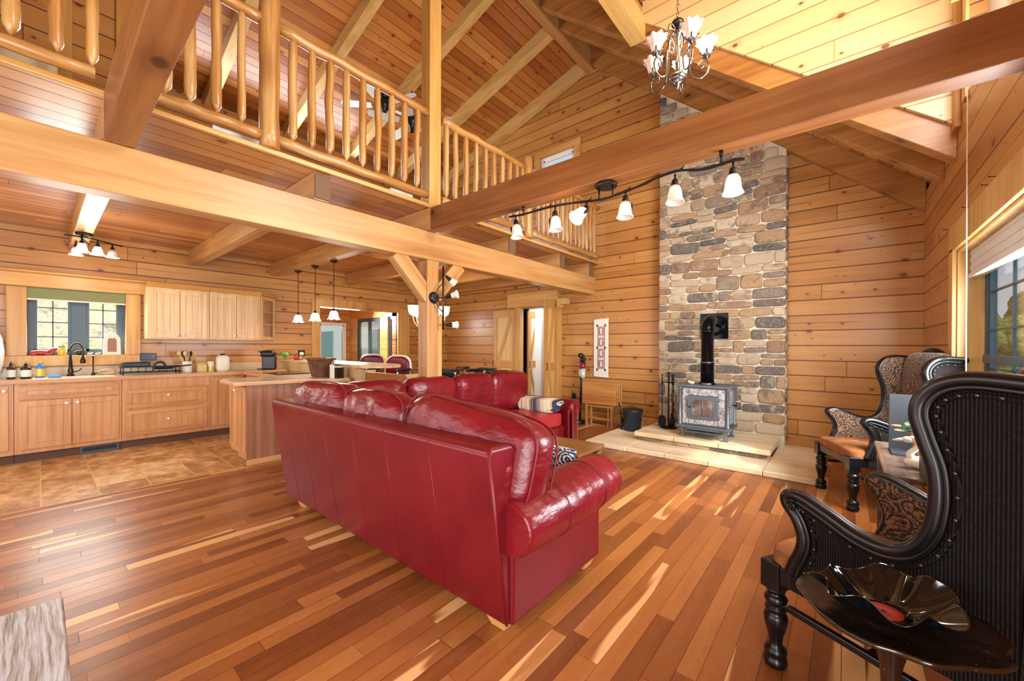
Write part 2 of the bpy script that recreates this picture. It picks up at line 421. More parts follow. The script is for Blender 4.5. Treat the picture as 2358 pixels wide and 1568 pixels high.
# far gable wall with door opening and loft window opening
D0, D1, DH = -4.83, -3.97, 2.03
LW = (-4.44, -3.68, 4.0, 4.86)
w = MB()
w.prism([(XK - .2, 0), (D0, 0), (D0, DH), (D1, DH), (D1, 0), (XR + .18, 0), (XR + .18, 2.7), (XK - .2, 2.7)], YF, YF + .18, 'XZ')
w.prism([(XK - .2, 2.7), (LW[0], 2.7), (LW[0], zl(LW[0]) + .3), (XK - .2, zl(XK) + .3)], YF, YF + .18, 'XZ')
w.prism([(LW[0], 2.7), (LW[1], 2.7), (LW[1], LW[2]), (LW[0], LW[2])], YF, YF + .18, 'XZ')
w.prism([(LW[0], LW[3]), (LW[1], LW[3]), (LW[1], zl(LW[1]) + .3), (LW[0], zl(LW[0]) + .3)], YF, YF + .18, 'XZ')
w.prism([(LW[1], 2.7), (XR + .18, 2.7), (XR + .18, zr(XR) + .3), (-3.35, 6.5), (LW[1], zl(LW[1]) + .3)], YF, YF + .18, 'XZ')
struct('wall_far', w, 'log_wall_far')
# right wall: window opening low, dormer window high
WY0, WY1, WZ0, WZ1 = 2.3, 4.49, .82, 2.04
DY0, DY1 = 1.4, 4.45
w = MB()
w.box(XR, XR + .18, WY1, YF + .18, 0, 2.95)
w.box(XR, XR + .18, WY0, WY1, 0, WZ0).box(XR, XR + .18, WY0, WY1, WZ1, 2.95)
w.box(XR, XR + .18, .1, WY0, 0, 2.95).box(XR, XR + .18, -1.6, -1.45, 0, 2.95).box(XR, XR + .18, -1.45, .1, 2.25, 2.95).box(XR, XR + .18, -1.6, DY0, 2.95, 3.1)
w.box(XR, XR + .18, DY1 - .18, DY1 + .1, 2.95, 5.0).box(XR, XR + .18, DY0, DY1 - .18, 2.95, 3.1).box(XR, XR + .18, DY0, DY0 + .9, 3.1, 4.4).box(XR, XR + .18, DY0, DY1 - .18, 4.2, 5.0)
struct('wall_right', w, 'log_wall_side')
# kitchen wall with sink window and sunroom opening
KY0, KY1, KZ0, KZ1 = -.09, .752, 1.165, 1.985
BY0, BY1, BZ1 = 3.333, 5.01, 2.02
w = MB()
w.box(XK - .2, XK, -1.6, KY0, 0, 5).box(XK - .2, XK, KY0, KY1, 0, KZ0).box(XK - .2, XK, KY0, KY1, KZ1, 5)
w.box(XK - .2, XK, KY1, BY0, 0, 5).box(XK - .2, XK, BY0, BY1, BZ1, 5).box(XK - .2, XK, BY1, YF + .18, 0, 5)
struct('wall_kitchen', w, 'log_wall_side')
struct('wall_return', Box(XK + .001, -7.10, 5.62, YF, 0, 2.69), 'log_wall_side')
struct('wall_rear', MB().prism([(XK - .2, 0), (XR + .3, 0), (XR + .3, 3.0), (-3.35, 6.4), (XK - .2, 5.2)], -1.75, -1.6, 'XZ'), 'log_wall_far')
# loft room wall seen through the near railing
struct('wall_loft', Box(-5.3, -5.2, -1.6, .55, 2.76, 6.0), 'log_wall_side')
struct('trim_1', Box(-5.2, -5.17, .10, .19, 2.76, 5.5).box(-5.2, -5.17, .46, .56, 2.76, 5.5), 'trim_Z', bevel=.004)

# sunroom beyond the kitchen wall
SX, SY = -9.5, 5.01
w = MB()
w.box(SX - .15, SX, 3.0, 4.24, 0, 2.3).box(SX - .15, SX, 4.93, SY, 0, 2.3).box(SX - .15, SX, 4.24, 4.93, 0, .55).box(SX - .15, SX, 4.24, 4.93, 1.86, 2.3)
struct('wall_sunroom', w, 'log_wall_side')
w = MB()
w.box(SX, -9.2, SY, SY + .15, 0, 2.3).box(-8.13, -7.83, SY, SY + .15, 0, 2.3).box(-7.5, -7.47, SY, SY + .15, 0, 2.3)
w.box(-9.2, -8.13, SY, SY + .15, 0, .55).box(-9.2, -8.13, SY, SY + .15, 1.95, 2.3).box(-7.83, -7.5, SY, SY + .15, 0, .55).box(-7.83, -7.5, SY, SY + .15, 1.95, 2.3)
w.box(SX, -7.65, 2.9, 3.0, 0, 2.3)
struct('wall_sunroom_side', w, 'trim_X')
struct('ceiling_sunroom', Box(SX - .2, -7.6, 2.9, SY + .2, 2.3, 2.36), 'trim_X')

# hall behind the barn doors
w = MB(); w.box(-5.05, D0 - .0, YF + .18, 8.4, 0, 2.5).box(-3.95, -3.8, YF + .18, 8.4, 0, 2.5).box(-5.05, -3.8, 8.4, 8.5, 0, 2.5)
struct('wall_hall', w, 'white_paint')
struct('ceiling_hall', Box(-5.05, -3.8, YF + .18, 8.5, 2.42, 2.5), 'white_paint'); struct('floor_hall', Box(-4.83, -3.95, YF + .185, 8.4, -.06, .001), 'cherry_floor')

# roof
w = MB(); zt = .30
def rs(x0, x1, y0, y1):
    w.prism([(x0, zr(x0) + zt), (x1, zr(x1) + zt), (x1, zr(x1) + zt + .1), (x0, zr(x0) + zt + .1)], y0, y1, 'XZ')
rs(-3.35, XR + .9, DY1 + .08, YF + .18); rs(-3.35, -1.8, DY0, DY1 + .08); rs(-3.35, XR + .9, -1.7, DY0)
struct('ceiling', w, 'roof_boards_right')
w = MB(); w.prism([(-8.0, zl(-8.0) + .2), (-3.35, zl(-3.35) + .2), (-3.35, zl(-3.35) + .3), (-8.0, zl(-8.0) + .3)], -1.6, YF + .18, 'XZ')
struct('ceiling_loft', w, 'roof_boards_left')
# dormer cheek wall (far side), its shed ceiling and near cheek
struct('wall_dormer', MB().prism([(-1.8, zr(-1.8) + .24), (XR, zr(XR) + .24), (XR, 5.0), (-1.8, 5.6)], DY1 + .02, DY1 + .1, 'XZ'), 'cheek_boards')
struct('ceiling_dormer', MB().prism([(-1.9, 5.3), (XR + .3, 4.7), (XR + .3, 4.8), (-1.9, 5.4)], DY0, DY1 + .1, 'XZ'), 'roof_boards_right')
struct('wall_dormer_near', MB().prism([(-1.8, zr(-1.8) + .24), (XR, zr(XR) + .24), (XR, 5.0), (-1.8, 5.6)], DY0 - .08, DY0, 'XZ'), 'cheek_boards')
struct('trim_2', Box(XR - .035, XR, DY1 - .07, DY1 + .02, zr(XR) + .2, 5.0), 'trim_Z', bevel=.004)
struct('trim_3', Box(XR - .02, XR, DY1 - .30, DY1 - .2, 3.05, 4.3), 'trim_Z', bevel=.004)
# dormer window
wn = struct('window_3', Box(XR + .1, XR + .14, 2.3, DY1 - .18, 3.1, 4.2), 'white_paint')

# loft deck
struct('ceiling_deck', Box(XK, -3.22, -1.6, YF, 2.70, 2.728), 'deck_boards')
struct('trim_deck', Box(-3.222, -3.19, -1.6, YF, 2.694, 2.73), 'trim_Y', bevel=.008)
struct('baseboard_loft', Box(-5.2, -5.18, -1.6, .55, 2.75, 2.9), 'trim_Y')

def beam(name, x0, x1, y0, y1, z0, z1, axis, label, cat='beam', group=None, mat='timber_', bevel=.006):
    cx, cy = (x0 + x1) / 2, (y0 + y1) / 2
    o = Box(x0 - cx, x1 - cx, y0 - cy, y1 - cy, 0, z1 - z0).build(name, mat + axis, bevel=bevel)
    o.location = (cx, cy, z0); tag(o, label, cat, group); o['kind'] = 'structure' if False else 'thing'
    del o['kind']; return o
beam('girder', -3.42, -3.265, -1.6, YF, 2.185, 2.475, 'Y', 'long pale timber girder carrying the edge of the loft floor', 'beam')
beam('tie_beam', -3.188, XR, 2.525, 2.655, 2.46, 2.692, 'X', 'big tie beam crossing the room above the branch shaped track light', 'beam', mat='tie_timber_')
beam('tie_beam', -3.2, XR, .235, .365, 2.46, 2.72, 'X', 'near tie beam cut off by the top edge, rising past the balusters at upper left', 'beam', mat='tie_timber_')
JG = 'joists between kitchen wall and loft edge'
for y0, y1, lb in ((.235, .375, 'ceiling joist above the kitchen cluster light, meeting the near tie beam'), (1.42, 1.55, 'second ceiling joist, between the cluster light joist and the pendant joist'),
                   (2.53, 2.66, 'ceiling joist that carries the three pendant lamps over the kitchen'), (3.83, 3.955, 'fourth ceiling joist, just beyond the post with the spot light bar'),
                   (5.0, 5.14, 'fifth ceiling joist, over the barn door corner of the dining area'), (5.9, 6.03, 'last ceiling joist, lying against the far log wall above the barn door header')):
    x1 = -3.27 if y0 not in (.235, 2.53) else -3.2
    o = beam('ceiling_joist', XK, x1, y0, y1, 2.48, 2.70, 'X', lb, 'joist', JG)
    if x1 == -3.27:
        e = Box(-.004, .012, -.062, .062, .01, .205).build('rough_end', 'bark', o); e.location = ((x1 - XK) / 2 + .004, 0, 0); tag(e, 'rough bark coloured end grain', None)
# posts
p = beam('post', -3.42, -3.265, 2.55, 2.70, 0, 2.185, 'Z', 'lower square timber post behind the red sofa, holding the spot light bar', 'post')
q = Box(-.07, .07, .078, .125, .02, 1.62).build('cover_board', 'trim_Z', p, bevel=.003)
p = beam('post', -3.335, -3.195, 2.52, 2.665, 2.70, 6.03, 'Z', 'upper square timber post rising from the tie beam to the ridge', 'post', mat='trim_')
def brace(p0, p1, wd, th, label):
    a, b = Vector(p0), Vector(p1); d = b - a; ln = d.length
    mb = Box(-th / 2, th / 2, -wd / 2, wd / 2, 0, ln)
    ang = math.atan2(d.y, d.z)
    o = mb.build('knee_brace', 'timber_Z', bevel=.005); o.location = a; o.rotation_euler = (-ang, 0, 0)
    return tag(o, label, 'brace')
brace((-3.33, 2.60, 1.80), (-3.33, 2.21, 2.20), .15, .10, 'diagonal knee brace on the kitchen side of the lower post')
brace((-3.33, 2.68, 1.82), (-3.33, 3.03, 2.20), .15, .10, 'diagonal knee brace behind the spot light bar, on the far side of the lower post')
# ridge and rafters
beam('ridge_beam', -3.45, -3.30, .6, YF, 6.03, 6.40, 'Y', 'ridge beam running along the peak of the roof', 'beam')
RG = 'rafters of the right roof slope'
def rafterR(yc, x1, label, th=.13):
    mb = MB().prism([(-3.3, zr(-3.3)), (x1, zr(x1)), (x1, zr(x1) + .30), (-3.3, zr(-3.3) + .30)], -th / 2, th / 2, 'XZ')
    o = mb.build('rafter', 'rafter_timber_X', bevel=.005); o.location = (0, yc, 0); return tag(o, label, 'rafter', RG)
rafterR(6.05, XR, 'sloping rafter lying on the far gable wall, crossing the top of the stone chimney')
rafterR(5.07, XR, 'middle sloping rafter between the gable wall rafter and the dormer edge')
rafterR(4.58, XR, 'sloping rafter at the foot of the bright dormer side wall', .14)
rafterR(3.5, -1.95, 'short rafter from the ridge to the yellow dormer header')
rafterR(2.6, -1.95, 'short rafter from the ridge to the header near the upper post')
rafterR(1.1, XR, 'near sloping rafter above the top edge of the view')
hd = MB().box(-.09, .09, -1.5, 1.5, 0, .25).build('dormer_header', 'pale_timber_Y', bevel=.006); hd.location = (-1.86, 3.0, 4.84)
tag(hd, 'bright yellow timber header at the inner edge of the dormer, left of the chandelier', 'beam')
RGL = 'rafters of the loft roof slope'
def rafterL(yc, label, th=.13):
    mb = MB().prism([(-8.0, zl(-8.0)), (-3.45, zl(-3.45)), (-3.45, zl(-3.45) + .20), (-8.0, zl(-8.0) + .20)], -th / 2, th / 2, 'XZ')
    o = mb.build('rafter', 'pale_timber_X', bevel=.005); o.location = (0, yc, 0); return tag(o, label, 'rafter', RGL)
rafterL(6.04, 'loft rafter lying on the far gable wall above the loft window')
rafterL(5.03, 'loft rafter right of the upper post, second from the gable wall')
rafterL(3.9, 'loft rafter running down to the ceiling fan canopy, left of the upper post')
rafterL(2.78, 'loft rafter crossing behind the log railing left of the fan')
rafterL(1.66, 'loft rafter behind the left part of the log railing')
rafterL(.5, 'loft rafter nearest the left edge of the view, behind the balusters')
# beam at the top right corner
beam('window_header', XR - .12, XR, 1.5, 3.95, 3.62, 3.85, 'Y', 'pale header over the dormer window at the top right corner', 'beam', mat='pale_timber_')

# door trim and small block
struct('trim_door', Box(-5.16, -3.965, YF - .11, YF, 2.05, 2.33), 'trim_X', bevel=.005)
struct('trim_block', Box(-3.96, -3.77, YF - .15, YF, 2.05, 2.16).box(-3.96, -3.90, YF - .15, YF, 2.0, 2.06), 'pale_timber_X', bevel=.004)
struct('trim_jamb', Box(-4.97, D0, YF - .10, YF + .18, 0, DH + .02).box(-4.15, D1 + .0, YF - .06, YF, 0, 2.05).box(D1, D1 + .03, YF - .02, YF + .18, 0, 2.05), 'trim_Z', bevel=.004)

# kitchen window trim
struct('trim_sink_window', Box(XK, XK + .05, -.245, KY0, 1.165, 1.985).box(XK, XK + .05, KY1, .90, 1.165, 1.985).box(XK, XK + .09, -.28, .90, 1.04, 1.165), 'trim_Z', bevel=.006)
struct('trim_valance', Box(XK, XK + .14, -1.2, 2.45, 1.985, 2.14).box(XK, XK + .20, -1.2, 2.45, 2.14, 2.17), 'trim_Y', bevel=.01)
plain('window_grey', (72, 92, 104), .4); plain('window_green', (58, 84, 98), .35)
def glass_mat():
    t = NT('glass'); g = t.n('BsdfTransparent'); s = t.n('BsdfGlossy'); s.inputs['Roughness'].default_value = .02
    mx = t.n('MixShader'); fr = t.n('Fresnel'); fr.inputs[0].default_value = 1.35
    t.l(t.math('MULTIPLY', fr.outputs[0], .45), mx.inputs[0]); t.l(g.outputs[0], mx.inputs[1]); t.l(s.outputs[0], mx.inputs[2]); t.l(mx.outputs[0], t.out.inputs[0]); M['glass'] = t.m
glass_mat()
def win(name, axis, plane, a0, a1, z0, z1, fw_, mat, cols, rows, panes=1, mull=.09, th=.05, bars=.012):
    """window filling an opening: outer frame, sashes, muntins, glass"""
    def bx(mb, p0, p1, b0, b1, c0, c1):
        if axis == 'X': mb.box(p0, p1, b0, b1, c0, c1)
        else: mb.box(b0, b1, p0, p1, c0, c1)
    fr = MB(); P0, P1 = plane - th / 2, plane + th / 2
    bx(fr, P0, P1, a0, a0 + fw_, z0, z1); bx(fr, P0, P1, a1 - fw_, a1, z0, z1); bx(fr, P0, P1, a0 + fw_, a1 - fw_, z0, z0 + fw_); bx(fr, P0, P1, a0 + fw_, a1 - fw_, z1 - fw_, z1)
    W = (a1 - a0 - 2 * fw_ - (panes - 1) * mull) / panes
    o = None; mun = MB(); gl = MB()
    for i in range(panes):
        s0 = a0 + fw_ + i * (W + mull); s1 = s0 + W
        if i < panes - 1: bx(fr, P0, P1, s1, s1 + mull, z0 + fw_, z1 - fw_)
        sw = fw_ * .55
        bx(mun, plane - th * .3, plane + th * .3, s0, s0 + sw, z0 + fw_, z1 - fw_); bx(mun, plane - th * .3, plane + th * .3, s1 - sw, s1, z0 + fw_, z1 - fw_)
        bx(mun, plane - th * .3, plane + th * .3, s0, s1, z0 + fw_, z0 + fw_ + sw); bx(mun, plane - th * .3, plane + th * .3, s0, s1, z1 - fw_ - sw, z1 - fw_)
        for c in range(1, cols): x = s0 + sw + (W - 2 * sw) * c / cols; bx(mun, plane - th * .15, plane + th * .15, x - bars / 2, x + bars / 2, z0 + fw_, z1 - fw_)
        for c in range(1, rows): z = z0 + fw_ + (z1 - z0 - 2 * fw_) * c / rows; bx(mun, plane - th * .15, plane + th * .15, s0, s1, z - bars / 2, z + bars / 2)
        bx(gl, plane - .002, plane + .002, s0, s1, z0 + fw_, z1 - fw_)
    o = struct(name, fr, mat, bevel=.003)
    a = mun.build('sash', mat, o); b = gl.build('pane', 'glass', o)
    return o
win('window_1', 'X', XK - .12, KY0, KY1, KZ0, KZ1, .05, 'window_grey', 2, 4, 2, .13)
w2 = win('window_2', 'X', XR + .165, WY0, WY1, WZ0, WZ1, .055, 'window_green', 2, 4, 2, .10)
r = Box(XR + .12, XR + .145, WY0 + .06, WY1 - .06, 1.19, 1.25).build('meeting_rail', 'window_grey', w2, bevel=.004)
win('window_4', 'X', SX - .06, 4.24, 4.93, .55, 1.86, .05, 'white_paint', 1, 1, 1)
win('window_5', 'Y', SY + .06, -9.2, -8.13, .55, 1.95, .05, 'window_grey', 1, 1, 2, .05)
win('window_6', 'Y', SY + .06, -7.83, -7.5, .55, 1.95, .04, 'window_grey', 1, 1, 1)
win('window_7', 'Y', YF + .06, LW[0], LW[1], LW[2], LW[3], .05, 'white_paint', 1, 1, 1)
# casing of right window (deep pine jamb)
w = MB(); w.box(XR - .025, XR, WY1, WY1 + .14, WZ0 - .3, WZ1 + .02).box(XR - .025, XR, WY0 - .14, WY1 + .14, WZ1 + .0, WZ1 + .20)
w.box(XR, XR + .14, WY1 - .02, WY1, WZ0, WZ1).box(XR, XR + .14, WY0, WY1, WZ1 - .02, WZ1).box(XR - .05, XR + .14, WY0, WY1, WZ0 - .03, WZ0)
struct('trim_right_window', w, 'pale_timber_Z', bevel=.004)
# sunroom opening casing
w = MB(); w.box(XK, XK + .03, BY0 - .14, BY0, 0, 2.16).box(XK, XK + .03, BY1, BY1 + .06, 0, BZ1).box(XK, XK + .03, BY1 + .06, BY1 + .30, 0, 2.10).box(XK, XK + .03, BY0, BY1 + .06, BZ1, BZ1 + .14)
struct('trim_sunroom', w, 'trim_Z', bevel=.004)
struct('trim_loft_window', Box(LW[0] - .12, LW[1] + .12, YF - .03, YF, LW[3], LW[3] + .12).box(LW[0] - .12, LW[0], YF - .03, YF, LW[2], LW[3]).box(LW[1], LW[1] + .11, YF - .03, YF, LW[2], LW[3]), 'trim_X', bevel=.004)
# ------------------------------------------------------------------ stone chimney, hearth, stove corner
def stone_mats():
    t = NT('field_stone'); gi = t.n('NewGeometry') if False else t.n('NewGeometry')
    r = gi.outputs['Random Per Island']; P = t.pos()
    n1 = t.noise(P, 9, 4, .65); n2 = t.noise(P, 40, 3, .6)
    base = t.ramp(r, [(0, L(160, 132, 104)), (.14, L(180, 160, 134)), (.28, L(140, 110, 86)), (.40, L(192, 176, 152)), (.52, L(124, 110, 98)), (.64, L(164, 132, 96)), (.76, L(98, 90, 86)), (.88, L(176, 152, 124)), (.95, L(76, 74, 76))], 'CONSTANT')
    dk = t.ramp(t.math('FRACT', t.math('MULTIPLY', r, 17.3)), [(0, L(84, 80, 80)), (.5, L(110, 84, 62)), (1, L(190, 170, 138))])
    col = t.mix(t.math('MULTIPLY', t.sstep(n1, .48, .66), .75), base, dk)
    col = t.mix(t.math('MULTIPLY', t.sstep(n2, .4, .7), .25), col, L(200, 184, 154))
    nr = t.bump(t.math('ADD', t.math('MULTIPLY', n1, .6), t.math('MULTIPLY', n2, .5)), .6, .012)
    M['field_stone'] = t.bsdf(col, .72, 0, nr)
    t = NT('mortar'); n = t.noise(t.pos(), 60, 3, .6)
    M['mortar'] = t.bsdf(t.ramp(n, [(.3, L(206, 194, 168)), (.7, L(228, 218, 194))]), .9, 0, t.bump(n, .5, .005))
    t = NT('sandstone'); P = t.pos(); a = t.noise(t.mul(P, (1.2, 5, 5)), 1, 5, .6); b = t.noise(P, 24, 4, .6)
    col = t.ramp(t.math('ADD', t.math('MULTIPLY', a, .8), t.math('MULTIPLY', b, .2)), [(.34, L(210, 184, 140)), (.5, L(230, 212, 176)), (.64, L(238, 226, 198)), (.75, L(222, 196, 150))])
    M['sandstone'] = t.bsdf(col, .6, 0, t.bump(b, .4, .004))
stone_mats()
rs_ = random.Random(11)
def stone(mb, cx, cz, w, h, y, axis='XZ', dep=.03):
    """pillowy stone on a wall facing -Y (or +X when axis='YZ')"""
    n = 20; b = len(mb.v); e = rs_.uniform(.24, .40); jit = [rs_.uniform(-.04, .04) for _ in range(n)]
    for j in range(1, n): pass
    sk = rs_.uniform(-.05, .05)
    for k, (d, s) in enumerate(((-.004, 1.0), (dep * .62, .985), (dep * .95, .90), (dep, .74))):
        for i in range(n):
            a = 2 * PI * i / n; ca, sa = math.cos(a), math.sin(a)
            px = math.copysign(abs(ca) ** e, ca) * w / 2 * (1 + jit[i] * .6); pz = math.copysign(abs(sa) ** e, sa) * h / 2 * (1 + jit[i])
            ww = min(w, h) / 2 * (1 - s); px -= math.copysign(min(ww, abs(px)), px); pz -= math.copysign(min(ww, abs(pz)), pz)
            pz += sk * px
            if axis == 'XZ': mb.v.append((cx + px, y - d, cz + pz))
            else: mb.v.append((y + d, cx + px, cz + pz))
    for k in range(3):
        for i in range(n): mb.face([b + k * n + i, b + k * n + (i + 1) % n, b + (k + 1) * n + (i + 1) % n, b + (k + 1) * n + i], True)
    mb.face([b + 3 * n + i for i in range(n)], True)
def stonewall(mb, x0, x1, z0, z1, y, axis='XZ', hs=(.09, .20), ws=(.15, .48), mj=.013, quoin=False, dep=.03):
    z = z0; r = rs_
    while z < z1 - .03:
        h = min(r.uniform(*hs), z1 - z)
        if z1 - (z + h) < .05: h = z1 - z
        x = x0
        while x < x1 - .02:
            w = r.uniform(*ws) * (1.15 if h < .11 else .85)
            if quoin and (x == x0): w = r.choice((.10, .17, .13))
            if x1 - (x + w) < .09: w = x1 - x
            if h > .135 and r.random() < .45 and w > .14:
                k = r.uniform(.4, .6) * h
                if r.random() < .5 and w > .26:
                    q = r.uniform(.4, .6) * w
                    stone(mb, x + q / 2, z + k / 2, q - mj, k - mj, y, axis, dep); stone(mb, x + q + (w - q) / 2, z + k / 2, w - q - mj, k - mj, y, axis, dep)
                else: stone(mb, x + w / 2, z + k / 2, w - mj, k - mj, y, axis, dep)
                stone(mb, x + w / 2, z + k + (h - k) / 2, w - mj, h - k - mj, y, axis, dep)
            else: stone(mb, x + w / 2, z + h / 2, w - mj, h - mj, y, axis, dep)
            x += w
        z += h
CX0, CX1, CY = -2.115, -.56, 5.97
ch = thing('chimney', 'tall stone clad chimney wall behind the wood stove', 'chimney', (0, 0, 0))
core = MB().prism([(CX0, 0), (CX1, 0), (CX1, zr(CX1) - .0), (CX0, zr(CX0) - .0)], CY, YF + .01, 'XZ').build('mortar_core', 'mortar', ch)
st = MB(); stonewall(st, CX0 - .01, CX1 + .01, .19, 3.70, CY, quoin=True)
# above 3.7 the slope cuts the top corner
x1 = CX1
z = 3.70
while z < 5.0:
    h = .13; xe = -3.25 + (6.03 - (z + h)) / .84
    stonewall(st, CX0 - .01, min(xe, CX1), z, z + h, CY, hs=(.12, .13)); z += h
stonewall(st, CY + .01, YF - .01, .19, 3.7, CX1 + .0, 'YZ', ws=(.14, .16), dep=.02)
st.build('stone_face', 'field_stone', ch)
# hearth
he = thing('hearth_slab', 'low pale sandstone slab hearth set on the wooden floor', 'hearth', (0, 0, 0))
xs = [-2.63, -2.06, -1.60, -1.13, -.62, -.15]
for i in range(5):
    x0, x1 = xs[i], xs[i + 1]
    Box(x0 + .002, x1 - .002, 4.67 if i else 4.66, YF if i in (0, 4) else 5.35, 0.001, .058).build('slab', 'sandstone', he, bevel=.008, seg=3)
hu = thing('hearth_step', 'raised pale sandstone step under the wood stove with a stone riser', 'hearth', (0, 0, .058))
rz_ = MB(); stonewall(rz_, -2.09, -.64, .002, .055, 5.15, hs=(.05, .052), ws=(.16, .34), mj=.006, dep=.02)
rb = MB().box(-2.09, -.66, 5.15, 5.95, 0, .054).build('riser', ['mortar'], hu); rz_.build('riser_stone', 'field_stone', hu)
xs = [-2.14, -1.63, -1.12, -.60]
for i in range(3): Box(xs[i] + .002, xs[i + 1] - .002, 5.10, CY, .055, .115).build('slab', 'sandstone', hu, bevel=.01, seg=3)
HT = .058 + .115

# wood stove
plain('cast_iron', (112, 122, 130), .42, .55); plain('black_iron', (30, 32, 35), .38, .5); plain('stove_black', (26, 27, 30), .16, .7)
def soap():
    t = NT('soapstone'); P = t.pos(); n = t.noise(P, 14, 6, .7); w = t.noise(P, 5, 3, .6)
    v = t.math('ABSOLUTE', t.math('SUBTRACT', t.noise(P, 9, 5, .7), .5)); vein = t.math('SUBTRACT', 1, t.sstep(v, .0, .05))
    col = t.ramp(t.math('ADD', t.math('MULTIPLY', n, .6), t.math('MULTIPLY', w, .4)), [(.35, L(92, 90, 92)), (.5, L(140, 134, 132)), (.65, L(184, 182, 184))])
    col = t.mix(t.math('MULTIPLY', vein, .7), col, L(214, 214, 216)); M['soapstone'] = t.bsdf(col, .4, 0, t.bump(n, .3, .004), .2)
    t = NT('stove_glass'); P = t.pos(); n = t.noise(P, 6, 4, .6)
    M['stove_glass'] = t.bsdf(t.ramp(n, [(.35, L(70, 62, 62)), (.55, L(120, 100, 90)), (.7, L(176, 164, 152))]), .12, 0, None, .6)
soap()
SY0 = 5.20; SX0, SX1 = -1.595, -1.03
sv = thing('wood_stove', 'grey cast iron wood stove with soapstone panels on the raised hearth', 'stove', ((SX0 + SX1) / 2, SY0, HT))
hw = (SX1 - SX0) / 2; D = .40
b0, b1 = .155, .63
MB().box(-hw + .02, hw - .02, .015, D, b0, b1).build('firebox', 'cast_iron', sv, bevel=.004)
fp = MB()
for (x0, x1, z0, z1) in ((-hw + .045, -hw + .115, b0 + .02, b0 + .24), (-hw + .045, -hw + .115, b0 + .245, b1 - .02), (hw - .115, hw - .045, b0 + .02, b0 + .24), (hw - .115, hw - .045, b0 + .245, b1 - .02), (-hw + .12, hw - .12, b1 - .10, b1 - .02), (-hw + .12, hw - .12, b0 + .02, b0 + .085)):
    fp.box(x0, x1, .003, .02, z0, z1)
fp.build('soapstone_panel', 'soapstone', sv, bevel=.003)
sp = MB().box(hw - .025, hw - .012, .06, D - .06, b0 + .03, b1 - .03).build('side_panel', 'soapstone', sv, bevel=.003)
for sx in (-1, 1):
    for yy in (.012, D - .012): MB().lathe([(.028, b0 - .01), (.028, b0 + .02), (.019, b0 + .03), (.019, b1 - .03), (.028, b1 - .02), (.028, b1)], (sx * (hw - .012), yy, 0), 12).build('corner_column', 'cast_iron', sv)
MB().box(-hw - .03, hw + .03, -.03, D + .03, b1, b1 + .028).build('top_plate', 'cast_iron', sv, bevel=.009, seg=3)
lp = MB().box(-hw - .02, hw + .02, -.025, D + .02, b0 - .03, b0)
lp.prism([(-hw * .75, b0 - .03), (-hw * .55, b0 - .052), (hw * .55, b0 - .052), (hw * .75, b0 - .03)], -.03, .01, 'XZ')
lp.build('base_plate', 'cast_iron', sv, bevel=.008, seg=3)
# door
dr = MB().box(-hw * .62, hw * .62, -.022, .006, b0 + .09, b1 - .105).build('door', 'cast_iron', sv, bevel=.005)
def arch(x0, x1, z0, z1, cut, left):
    return [(x0, z0), (x1, z0), (x1, z1 - (0 if left else cut)), (x1 - (0 if left else cut), z1), (x0 + (cut if left else 0), z1), (x0, z1 - (cut if left else 0))]
for s in (0, 1):
    xa, xb = ((-.115, -.008), (.008, .115))[s]
    MB().prism(arch(xa, xb, b0 + .135, b1 - .15, .04, s == 0), -.0235, -.018, 'XZ').build('window_pane', 'stove_glass', dr)
ln = MB(); 
ln.tube([(-.12, -.024, b0 + .13), (-.12, -.024, b1 - .19), (-.08, -.024, b1 - .145), (.08, -.024, b1 - .145), (.12, -.024, b1 - .19), (.12, -.024, b0 + .13)], .006, 6, closed=True)
ln.tube([(0, -.024, b0 + .13), (0, -.024, b1 - .145)], .007, 6); ln.build('door_moulding', 'cast_iron', dr)
MB().tube([(-hw * .62 + .02, -.02, b0 + .23), (-hw * .62 + .02, -.045, b0 + .23), (-hw * .62 + .05, -.05, b0 + .235)], .006, 8).build('latch', 'black_iron', dr)
hg = MB()
for z in (b0 + .12, b1 - .14): hg.lathe([(.008, -.02), (.008, .02)], (hw * .62 + .008, -.012, z), 10)
hg.build('hinge', 'cast_iron', dr)
MB().tube([(hw + .01, .16, .42), (hw + .05, .16, .43), (hw + .055, .09, .40)], [.008, .009, .006], 8).build('side_handle', 'black_iron', sv)
for sx in (-1, 1):
    for yy in (.03, D - .03):
        lg = MB(); prof = [(.045, 0), (.042, .012), (.026, .03), (.022, .07), (.034, .11), (.040, .128)]
        lg.lathe(prof, (0, 0, 0), 4, axis=Matrix.Rotation(PI / 4, 4, 'Z'), smooth=False)
        o = lg.build('leg', 'cast_iron', sv, bevel=.006); o.location = (sx * (hw - .04), yy, 0)
MB().prism([(-.19, -.07), (.22, -.07), (.20, .05), (-.18, .05)], .082, .09, 'XY').box(-.12, -.11, -.03, -.02, .03, .082).box(.13, .14, -.03, -.02, .03, .082).build('ash_lip', 'cast_iron', sv, bevel=.003)
